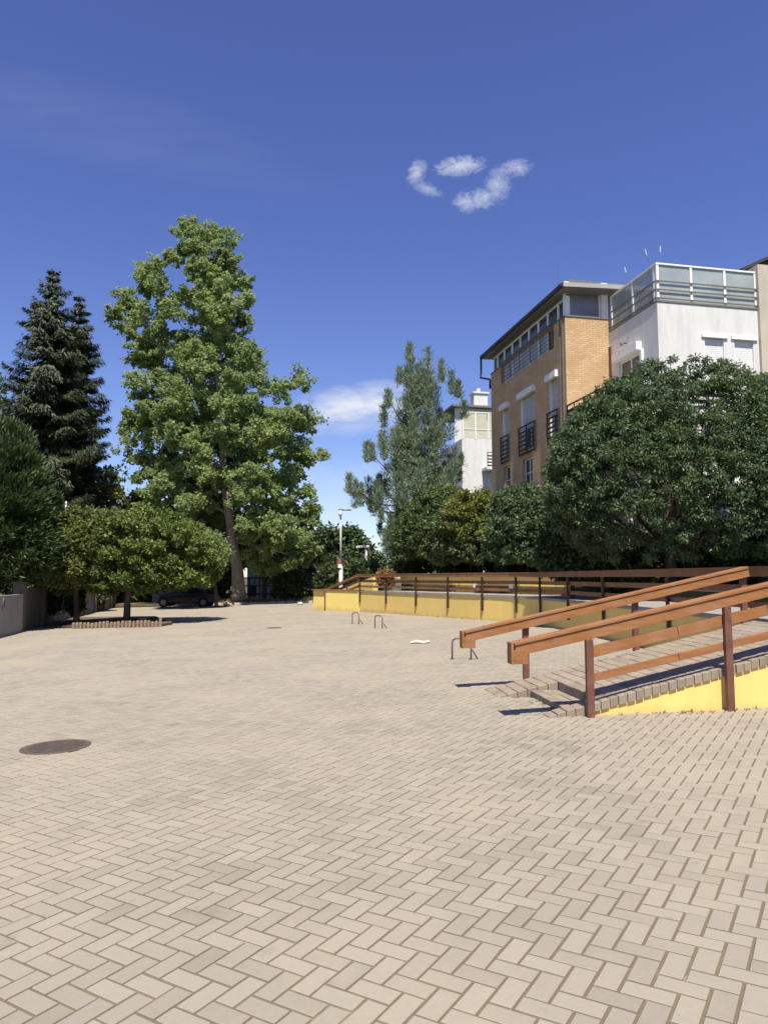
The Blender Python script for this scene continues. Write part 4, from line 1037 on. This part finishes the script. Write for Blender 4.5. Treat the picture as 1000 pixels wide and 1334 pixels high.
# ================================================================== LAMP POSTS
lp = at(443.8, 760, 44.0); lg = gz(lp.x)
lamp = thing('street_lamp', 'tall pale concrete lamp post with short side arm behind the yellow wall', 'street lamp', (lp.x, lp.y, lg))
ztop = at(443.8, 664, 44).z; zmid = at(443.8, 737, 44).z
MB().tube([(lp.x, lp.y, lg-.1), (lp.x, lp.y, zmid)], [.13, .115], 10).build('base_column', 'pole_concrete', lamp, True)
MB().tube([(lp.x, lp.y, zmid-.02), (lp.x-.03, lp.y, ztop)], [.07, .05], 10).build('pole', 'pole_concrete', lamp, True)
MB().tube([(lp.x-.15, lp.y, ztop), (lp.x+.6, lp.y, ztop-.02)], [.05, .045], 8).build('arm', 'galvanised', lamp, True)
MB().lathe((lp.x-.05, lp.y-.12, ztop-.42), [(.05, 0), (.11, .08), (.12, .22), (.06, .34)], 12).build('lantern', 'lamp_plastic', lamp, True)
sg = at(442, 731, 43.8); MB().box((sg.x, 43.83, sg.z), (.22, .02, .3)).build('sign_plate', 'sign_red', lamp); MB().box((sg.x+.02, 43.83, sg.z-.29), (.2, .02, .22)).build('sign_plate', 'sign_white', lamp)
tp_ = at(476.5, 720, 42); g = 0.0
tl = thing('path_lamp', 'white post lamp with flat horizontal head among the shrubs', 'street lamp', (tp_.x, tp_.y, g))
zt_ = at(476, 713, 42).z
MB().tube([(tp_.x, 42, g-.1), (tp_.x, 42, zt_-.04)], .065, 8).build('post', 'white_frame', tl, True)
a, b = at(464, 712.5, 42), at(481, 711.5, 42); MB().beam(a, b, .3, .12).build('lamp_head', 'pole_concrete', tl)
wpole = at(86.5, 653, 36); MB_ = MB().tube([(wpole.x, 36, gz(wpole.x)-.1), (wpole.x, 36, wpole.z-.1), (wpole.x, 36, wpole.z)], [.07, .05, .03], 8)
tag(MB_.build('slim_pole', 'white_frame', smooth=True), 'slim pale pole rising among the trees by the boundary wall', 'pole')

# ================================================================== TREES
def tree(name, label, loc, cat='tree', group=None): return thing(name, label, cat, loc, group)
# --- plane tree
pb_ = on_ground(311, 787); Yp = pb_.y
pt = tree('plane_tree', 'tall plane tree with mottled pale trunk and open light green crown', (pb_.x, Yp, gz(pb_.x)))
rowsP = [(280,242,272),(300,226,304),(320,212,326),(345,206,330),(362,172,334),(385,140,338),(405,134,350),(430,146,355),(455,152,352),(480,155,385),(500,152,420),(530,155,432),(560,150,436),(590,150,424),(612,156,404),(635,160,424),(660,165,428),(690,172,418),(712,210,402),(730,262,372)]
cP, rP = outline_clumps([(y, l-7, r+5) for y, l, r in rowsP], Yp, 430, 1.0, .9, .2, .55, 1.35)
# leave some windows to the sky between the limbs
for gxp, gyp, gr in ((190,400,14),(210,430,10),(348,468,12),(180,640,16),(330,350,10),(160,470,12),(250,380,8),(140,520,14),(165,590,14)):
    c = at(gxp, gyp, Yp); d2 = np.hypot(cP[:, 0]-c.x, cP[:, 2]-c.z); kp = d2 > gr*Yp/F*1.25; cP = cP[kp]; rP = rP[kp]
fr_ = np.hypot((cP[:, 0]-at(300, 700, Yp).x)*.9, (cP[:, 2]-at(300, 690, Yp).z)*.55) < 1.5
kp = ~(fr_ & (cP[:, 1] < Yp+1)); cP = cP[kp]; rP = rP[kp]
ex = np.array([at(px, py, Yp+RNG.uniform(-4, 3)) for px, py in zip(RNG.uniform(328, 408, 46), RNG.uniform(662, 742, 46)) if py < 742-(px-360)*.35 or px < 360])
cP = np.concatenate([cP, ex]); rP = np.concatenate([rP, RNG.uniform(.5, 1.0, len(ex))])
c2_, r2_ = split_clumps(cP, rP, 13, .33)
P, D, N, Lf = clump_leaves(c2_, r2_, 50, .19, .6, .8, .2)
leaves('crown', P, D, N, Lf, Lf*.85, 'plane_leaf', pt)
mb = MB(); tpts = [(px, py) for px, py in ((311,790),(311,770),(309,740),(303,705),(298,670),(292,620),(288,560),(283,480),(275,400),(262,320))]
tr = [at(px, py, Yp) for px, py in tpts]; tr[0].z = gz(pb_.x)-.1
trunk_tube(mb, tr, [.60, .47, .40, .33, .28, .23, .19, .14, .09, .04], 14)
mb.build('trunk', 'plane_bark', pt, True)
mb = MB()
for k in range(46):
    i = RNG.integers(0, len(cP)); j = min(len(tr)-2, max(3, int(np.argmin([abs(t_.z-(cP[i, 2]-2.5)) for t_ in tr])))); limbs(mb, tr[j], [cP[i]], [.4,.34,.28,.22,.2,.17,.14,.11,.08,.05][j]*.5)
a = at(318, 730, Yp); 

mb.build('branches', 'plane_bark', pt, True)

# --- spruces
def spruce(name, label, px, ytop, Y, rmax, seed, mat='spruce_needle', zb=2.5, nb=8, grow=9.3):
    rng = np.random.default_rng(seed); top = at(px, ytop, Y); gx_ = gz(top.x); t = tree(name, label, (top.x, Y, gx_), 'tree')
    Ht = top.z-gx_; MB().tube([(top.x, Y, gx_-.1), (top.x, Y, gx_+Ht*.5), (top.x, Y, top.z)], [.32, .2, .02], 8).build('trunk', 'dark_bark', t, True)
    Ps, Ds, Ns, Ls, Ws = [], [], [], [], []; bm_ = MB(); z = top.z-.25; az0 = 0
    while z > zb:
        dep = top.z-z; R = rmax*(1-math.exp(-dep/grow*1.9))*1.12
        k = nb if dep > 2.5 else 5
        for i in range(k):
            az = az0+2*PI*i/k+rng.normal(0, .3); ln = max(.25, R*rng.uniform(.5, 1.2)); s_ = np.linspace(.08, 1, max(6, int(ln*26)))
            u = np.array([math.cos(az), math.sin(az), 0]); w_ = np.array([-u[1], u[0], 0])
            sag = .38*ln*min(1, dep/6)
            cx_ = np.outer(s_*ln, u); cz = -sag*np.sin(s_*PI*.62)+.16*ln*s_**3+(.25 if dep < 2 else 0)*s_*ln
            c = np.array([top.x, Y, z])+cx_; c[:, 2] += cz
            if ln > .8 and dep > 3: bm_.tube([c[0], c[len(c)//2], c[-1]], [.045, .03, .008], 4, False)
            for rep in range(5):
                lat = rng.uniform(-1, 1, len(s_))*(.10+.36*ln*(.25+.75*np.sin(s_*PI*.8))*.55)
                p = c+np.outer(lat, w_)+rng.normal(0, .05, (len(s_), 3)); p[:, 2] -= np.abs(lat)*.35
                dd = u*.55+np.outer(np.sign(lat), w_)*.45+np.array([0, 0, -.75])+rng.normal(0, .25, (len(s_), 3))
                Ps.append(p); Ds.append(dd); Ns.append(np.tile(u+np.array([0, 0, .6]), (len(s_), 1))+rng.normal(0, .3, (len(s_), 3)))
                Ls.append(rng.uniform(.22, .5, len(s_))*(1 if dep > 3 else .7)); Ws.append(rng.uniform(.07, .13, len(s_)))
        z -= .50+.016*dep; az0 += 1.1
    leaves('crown', np.concatenate(Ps), np.concatenate(Ds), np.concatenate(Ns), np.concatenate(Ls), np.concatenate(Ws), mat, t)
    if bm_.v: bm_.build('branches', 'dark_bark', t)
    return t
spruce('spruce_tree', 'tall dark spruce with drooping branches and single pointed top', 70, 350, 48, 3.15, 3)
spruce('spruce_tree', 'slightly lower dark spruce shoulder beside the tallest spruce', 104, 384, 50.5, 2.2, 5)

# --- generic leafy tree or bush from its silhouette
def leafy(name, label, rows, Y, mat, n, rad, per, size, stem_px=None, zbase=None, bark='dark_bark', depth=.9, shell=.4, asp=.6, cat='tree', up=.5, squash=.8, group=None, r0=.12, nl=10, droop=.25, kind='leaf', rr=(.5, 1.5)):
    c_, r_ = outline_clumps(rows, Y, n, rad, depth, shell, *rr)
    sx = stem_px if stem_px is not None else sum(rows[-1][1:])/2
    b = at(sx, 752, Y); zb = gz(b.x) if zbase is None else zbase
    t = thing(name, label, cat, (b.x, Y, zb), group)
    P, D, N, Lf = clump_leaves(c_, r_, per, size, up, squash, .35, droop)
    kp = P[:, 2] > zb+.02; P, D, N, Lf = P[kp], D[kp], N[kp], Lf[kp]
    if kind == 'blade': D = unit(D*.5+np.array([0, 0, .55])+unit(P-np.array([b.x, Y, P[:, 2].mean()]))*.6)
    leaves('foliage' if cat == 'shrub' else 'crown', P, D, N, Lf, Lf*asp, mat, t)
    zc_ = c_[:, 2].min()+.2; mb = MB(); top = Vector((b.x+random.uniform(-.1, .1), Y, max(zb+.3, c_[:, 2].mean())))
    mb.tube([(b.x, Y, zb-.1), Vector((b.x, Y, zb)).lerp(top, .5)+Vector((random.uniform(-.1, .1), 0, 0)), top], [r0, r0*.75, r0*.4], 9)
    mb.build('stem' if cat == 'shrub' else 'trunk', bark, t, True)
    mb = MB(); base = Vector((b.x, Y, max(zb+.2, min(zc_, top.z-.2))))
    for i in RNG.integers(0, len(c_), nl): limbs(mb, base, [c_[i]], r0*.45)
    mb.build('branches', bark, t, True)
    return t
# --- globe tree on the bank
leafy('globe_tree', 'large dense round-headed dark green tree in front of the buildings',
      [(464,866,896),(473,838,925),(484,808,962),(498,781,1002),(520,753,1030),(550,727,1050),(590,702,1064),(630,698,1068),(665,706,1060),(690,720,1050),(712,742,1040),(734,785,1010)],
      20.6, 'globe_leaf', 2100, .21, 105, .10, 875, 1.25, 'dark_bark', .72, .78, .42, r0=.17, nl=26, squash=.8, droop=.45, rr=(.8, 1.2))
# --- low spreading trees at the left
leafy('hornbeam_tree', 'low spreading bright green tree in the palisade bed',
      [(656,140,196),(664,116,232),(680,96,268),(700,84,288),(725,80,296),(748,86,292),(764,100,276),(778,140,245)], 29.5, 'hornbeam_leaf', 440, .36, 160, .125, 167, None, 'grey_bark', .8, .4, .7, r0=.15, nl=16, up=.8, squash=.6)
leafy('yellowish_tree', 'low yellowish green tree between conifer and spreading tree',
      [(656,70,140),(675,50,160),(705,36,165),(735,36,160),(760,50,150),(772,70,130)], 28.2, 'yellow_hornbeam_leaf', 260, .36, 150, .12, 103, None, 'dark_bark', .8, .4, .6, r0=.13, nl=10)
leafy('cypress_tree', 'dark feathery conifer overhanging the grey wall at the pale gate panel',
      [(538,-38,14),(560,-52,38),(600,-66,60),(645,-80,76),(690,-86,86),(730,-84,84),(755,-70,60),(768,-50,40)], 26.6, 'cypress_leaf', 560, .42, 140, .22, -8, None, 'dark_bark', 1.15, .45, .28, kind='blade', r0=.2, nl=14)
leafy('young_tree', 'slender young tree with thin stem in front of the boundary wall', [(763,74,92),(768,70,96),(774,72,95)], 29.0, 'hornbeam_leaf', 16, .16, 60, .13, 84, None, 'grey_bark', r0=.035, nl=5)
leafy('rose_bush', 'small pale flowering bush in the shaded bed', [(797,74,88),(802,71,91),(807,72,90)], 27.8, 'rose_leaf', 22, .13, 40, .09, 81, None, cat='shrub', r0=.02, nl=6)
# --- blue-grey pine
def pine():
    Y = 38.5; b = at(545, 752, Y); t = tree('pine_tree', 'blue-grey pine with upswept tufted branches beside the far white building', (b.x, Y, 0.0))
    rows = [(470,524,545),(490,522,566),(512,518,580),(535,510,590),(560,500,600),(590,497,604),(620,486,606),(650,478,604),(680,470,600),(705,484,596),(742,482,560)]
    c1, r1 = outline_clumps(rows, Y, 285, .40, .9, .25)
    tips = [(533,460),(557,470),(575,478),(520,485),(596,505),(506,515),(500,545),(484,580),(478,592),(500,592),(455,635),(463,642),(470,640),(480,640),(492,635),(498,570),(588,495),(545,480),(604,530)]
    c2 = np.array([at(px, py, Y+RNG.uniform(-1.5, 1.5)) for px, py in tips for _ in range(2)]); c2[:, 2] += RNG.uniform(-.5, .3, len(c2)); r2 = np.full(len(c2), .30)
    c = np.concatenate([c1, c2]); r = np.concatenate([r1, r2]); per = 190; idx = np.repeat(np.arange(len(c)), per); n = len(idx)
    h = RNG.uniform(-1, 1, n); off = RNG.normal(0, .27, (n, 3))*r[idx][:, None]; off[:, 2] = h*r[idx]*2.0
    P = c[idx]+off*(1-.3*np.abs(h))[:, None]
    D = unit(off*np.array([1, 1, .2])/.3+np.array([0, 0, .9])+RNG.normal(0, .35, (n, 3)))
    leaves('crown', P, D, RNG.normal(size=(n, 3)), RNG.uniform(.2, .38, n), RNG.uniform(.03, .05, n), 'pine_needle', t, .05)
    tp = at(535, 470, Y); mb = MB(); mb.tube([(b.x, Y, -.1), ((b.x+tp.x)/2, Y, 6), (tp.x, Y, tp.z)], [.2, .14, .03], 9); mb.build('trunk', 'dark_bark', t, True)
    mb = MB()
    for i in range(0, len(c), 5):
        z = max(1.2, c[i, 2]-1.1); f = z/max(tp.z, .1); mb.tube([(b.x+(tp.x-b.x)*f, Y, z), (b.x*.4+c[i, 0]*.6, Y*.4+c[i, 1]*.6, z+.1), tuple(c[i])], [.05, .035, .012], 5, False)
    mb.build('branches', 'dark_bark', t)
pine()
# --- hedge bushes on the bank
HG = 'hedge bushes along the walkway'
leafy('laurel_bush', 'dense dark hedge bush below the blue-grey pine', [(676,520,606),(700,508,614),(735,504,616),(752,506,614)], 37.0, 'laurel_leaf', 260, .36, 110, .15, 560, 1.0, cat='shrub', depth=.5, group=HG, r0=.08)
leafy('laurel_bush', 'dark hedge bush under the olive trees beside brick house', [(682,585,668),(705,566,684),(752,568,684)], 34.0, 'laurel_leaf', 240, .34, 110, .14, 622, 1.0, cat='shrub', depth=.5, group=HG, r0=.08)
leafy('laurel_bush', 'dark hedge bush before the ground floor of brick house', [(680,645,728),(705,638,738),(755,645,740)], 30.2, 'laurel_leaf', 260, .32, 110, .13, 688, 1.0, cat='shrub', depth=.5, group=HG, r0=.08)
leafy('olive_green_tree', 'soft olive green small tree just right of the blue-grey pine', [(628,556,580),(646,534,616),(670,514,634),(695,508,636),(732,516,622)], 34.6, 'olive_leaf', 430, .33, 150, .13, 570, 1.0, depth=.9, r0=.07)
leafy('golden_bush', 'yellow-green leafy top rising against the far white building', [(628,606,626),(642,590,646),(664,574,658),(690,572,660),(716,590,650)], 31.4, 'gold_leaf', 130, .22, 90, .12, 614, 1.0, cat='shrub', depth=.8, r0=.025)
leafy('olive_green_tree', 'soft olive green small tree under the golden leafy top', [(646,590,664),(662,566,680),(684,554,684),(704,552,682),(738,562,672)], 32.4, 'olive_leaf', 400, .32, 150, .13, 622, 1.0, depth=.9, r0=.07)
leafy('mid_green_tree', 'mid green small tree reaching the ground floor windows of brick house', [(626,668,690),(640,646,714),(662,628,736),(690,622,742),(738,630,736)], 28.6, 'globe_leaf', 480, .30, 160, .12, 688, 1.0, depth=.9, r0=.07)
leafy('laurel_bush', 'dark bush at the left foot of the round-headed tree', [(650,712,760),(680,700,790),(710,694,800),(735,694,800),(758,700,800)], 22.5, 'laurel_leaf', 150, .42, 150, .16, 745, 1.0, cat='shrub', depth=.5, group=HG, r0=.08)
leafy('laurel_bush', 'dark low bush behind the ramp top under the round-headed tree', [(700,830,1010),(725,800,1030),(755,800,1030),(768,810,1020)], 21.6, 'laurel_leaf', 300, .32, 110, .13, 950, 1.0, cat='shrub', depth=.35, group=HG, r0=.06)
for (px_b, Yb, lab) in ((778, 25.2, 'dark creeper mound at the end of the yellow garden wall'), (826, 22.6, 'dark creeper mound on the bank by the round-headed tree trunk')):
    k_ = F/Yb; y1_ = 752+.55*k_; y0_ = 752-.9*k_
    leafy('creeper_mound', lab, [(y0_, px_b-.7*k_, px_b+.7*k_), ((y0_+y1_)/2, px_b-1.2*k_, px_b+1.2*k_), (y1_, px_b-1.1*k_, px_b+1.1*k_)], Yb, 'laurel_leaf', 75, .30, 170, .12, px_b, 1.0, cat='shrub', depth=.35, group=HG, r0=.04)
leafy('dry_creeper', 'rusty brown dried creeper hanging over the yellow wall end', [(741,490,514),(748,487,517),(760,490,516),(768,496,514)], 34.6, 'dry_leaf', 60, .17, 70, .10, 504, 1.0, cat='shrub', depth=.5, r0=.03)
# --- background wood
BG = 'trees beyond the yard'
leafy('broadleaf_tree', 'rounded dark tree filling the gap right of the plane tree', [(676,415,448),(696,392,478),(725,378,505),(755,374,512),(790,376,500)], 60, 'backwood_leaf', 260, .8, 120, .33, 430, None, group=BG, r0=.25)
leafy('broadleaf_tree', 'dark tree behind the plane tree lower branches and parked car', [(640,170,270),(670,140,315),(705,130,330),(740,140,325),(770,170,310)], 58, 'backwood_leaf', 190, 1.0, 120, .36, 240, None, group=BG, r0=.25)
leafy('broadleaf_tree', 'brownish green tree below the spruces', [(596,80,150),(620,60,170),(660,40,180),(700,40,190),(750,50,190)], 54, 'yellow_hornbeam_leaf', 170, .9, 120, .34, 120, None, group=BG, r0=.25)
leafy('broadleaf_tree', 'grey green tree at the outer side of the spruces', [(455,-30,6),(490,-50,12),(540,-70,25),(600,-80,50),(660,-90,60),(740,-90,60)], 58, 'pine_needle', 190, 1.0, 120, .36, -20, None, group=BG, r0=.25)
leafy('broadleaf_tree', 'dark tree closing the far end behind the metal fence', [(690,325,395),(710,300,420),(730,295,425),(742,310,415)], 66, 'backwood_leaf', 130, 1.1, 110, .42, 372, None, group=BG, r0=.25)
leafy('dark_shrub', 'dark shrub against the metal fence by the yellow end block wall', [(742,362,400),(752,355,408),(770,352,412),(786,356,410)], 51.2, 'laurel_leaf', 80, .5, 190, .22, 383, None, cat='shrub', depth=.6, r0=.06)
leafy('dark_shrub', 'dark shrub beside the lamp post foot', [(726,452,490),(740,412,500),(755,408,500),(775,410,490)], 46.5, 'laurel_leaf', 100, .55, 190, .22, 450, None, cat='shrub', depth=.6, r0=.06)
SH = 'dark hedge closing the yard behind the car'
for k_, (px_b, Yb, w_, top_) in enumerate(((150, 56, 34, 722), (190, 55, 36, 728), (232, 56, 36, 720), (272, 55.5, 34, 726))):
    leafy('hedge_bush', ['dark hedge bush beyond the far end of the grey wall', 'dark hedge bush behind the tail of the parked car', 'dark hedge bush behind the roof of the parked car', 'dark hedge bush behind the bonnet of the parked car'][k_], [(top_, px_b-w_*.6, px_b+w_*.6), (top_+14, px_b-w_, px_b+w_), (top_+40, px_b-w_*1.05, px_b+w_*1.05), (796, px_b-w_*1.05, px_b+w_*1.05)], Yb, 'laurel_leaf', 110, .62, 100, .28, px_b, None, cat='shrub', depth=.6, group=SH, r0=.08)
leafy('broadleaf_tree', 'low leafy tree overhanging the parked car left of the plane tree', [(682,225,270),(700,205,296),(725,192,306),(748,198,300),(766,212,288)], 44.6, 'plane_leaf', 150, .62, 190, .22, 283, None, 'dark_bark', group=BG, r0=.12, depth=1.0)
for k_, (px_b, Yb, w_, top_) in enumerate(((28, 33, 50, 690), (70, 38, 40, 690), (110, 43, 38, 705))):
    leafy('wall_shrub', ['dark shrub behind the grey wall next to the first pillar', 'dark shrub behind the grey wall under the yellowish tree', 'dark shrub behind the far end of the grey wall'][k_], [(top_, px_b-w_*.5, px_b+w_*.5), (top_+20, px_b-w_, px_b+w_), (790, px_b-w_, px_b+w_)], Yb, 'laurel_leaf', 120, .55, 100, .24, px_b, None, cat='shrub', depth=.5, r0=.08)
leafy('dark_shrub', 'dark leafy shrub hiding the foot of the white path lamp', [(728,466,494),(742,456,503),(768,452,505)], 40.3, 'laurel_leaf', 110, .34, 130, .16, 480, None, cat='shrub', depth=.6, r0=.05)
leafy('dark_shrub', 'dark shrub standing in the bed before the grey wall', [(752,62,108),(772,58,114),(802,64,110)], 30.6, 'laurel_leaf', 130, .3, 130, .13, 88, None, cat='shrub', depth=.5, r0=.05)
# --- weeds on the back bed and along the kerb
nW = 900; px_ = RNG.uniform(-11.5, -3.9, nW); py_ = RNG.uniform(49.8, 51.2, nW); gzv = SLOPE*px_+.09
Dw = RNG.normal(0, .5, (nW, 3))+np.array([0, 0, 1]); o = leaves('dry_weeds', np.stack([px_, py_, gzv], 1), Dw, RNG.normal(size=(nW, 3)), RNG.uniform(.15, .45, nW), RNG.uniform(.03, .07, nW), 'weed_leaf', None)
tag(o, 'dry grass and weeds along the back kerb', 'weeds', kind='stuff')
# weeds and moss tufts along the foot of the ramp wall, the steps and the curved wall
wp_ = []
for _ in range(36):
    q = rp(RNG.uniform(.2, 3.4), -.02-abs(RNG.normal(0, .05))); wp_.append((q.x, q.y))
for _ in range(25):
    q = rp(RNG.uniform(-.6, .1), RNG.uniform(.0, RW)); wp_.append((q.x, q.y-.02))
for _ in range(90):
    k = RNG.integers(6, len(OUTS)-1); f = RNG.uniform(0, 1); a, b = OUTS[k], OUTS[k+1]; wp_.append((a[0]+(b[0]-a[0])*f-.06-abs(RNG.normal(0, .08)), a[1]+(b[1]-a[1])*f-.04))
for _ in range(70):
    q = pe0.lerp(pe1, RNG.uniform(0, 1)); wp_.append((q.x, q.y-.1-abs(RNG.normal(0, .12))))
wp_ = np.array(wp_); idx = np.repeat(np.arange(len(wp_)), 7); nW = len(idx)
Pw = np.stack([wp_[idx, 0]+RNG.normal(0, .012, nW), wp_[idx, 1]+RNG.normal(0, .012, nW), SLOPE*wp_[idx, 0]-.004], 1)
o = leaves('wall_foot_weeds', Pw, RNG.normal(0, .6, (nW, 3))+np.array([0, 0, 1]), RNG.normal(size=(nW, 3)), RNG.uniform(.012, .06, nW), RNG.uniform(.006, .014, nW), 'weed_leaf', None)
tag(o, 'sparse dry weeds in joints along the wall feet', 'weeds', kind='stuff')
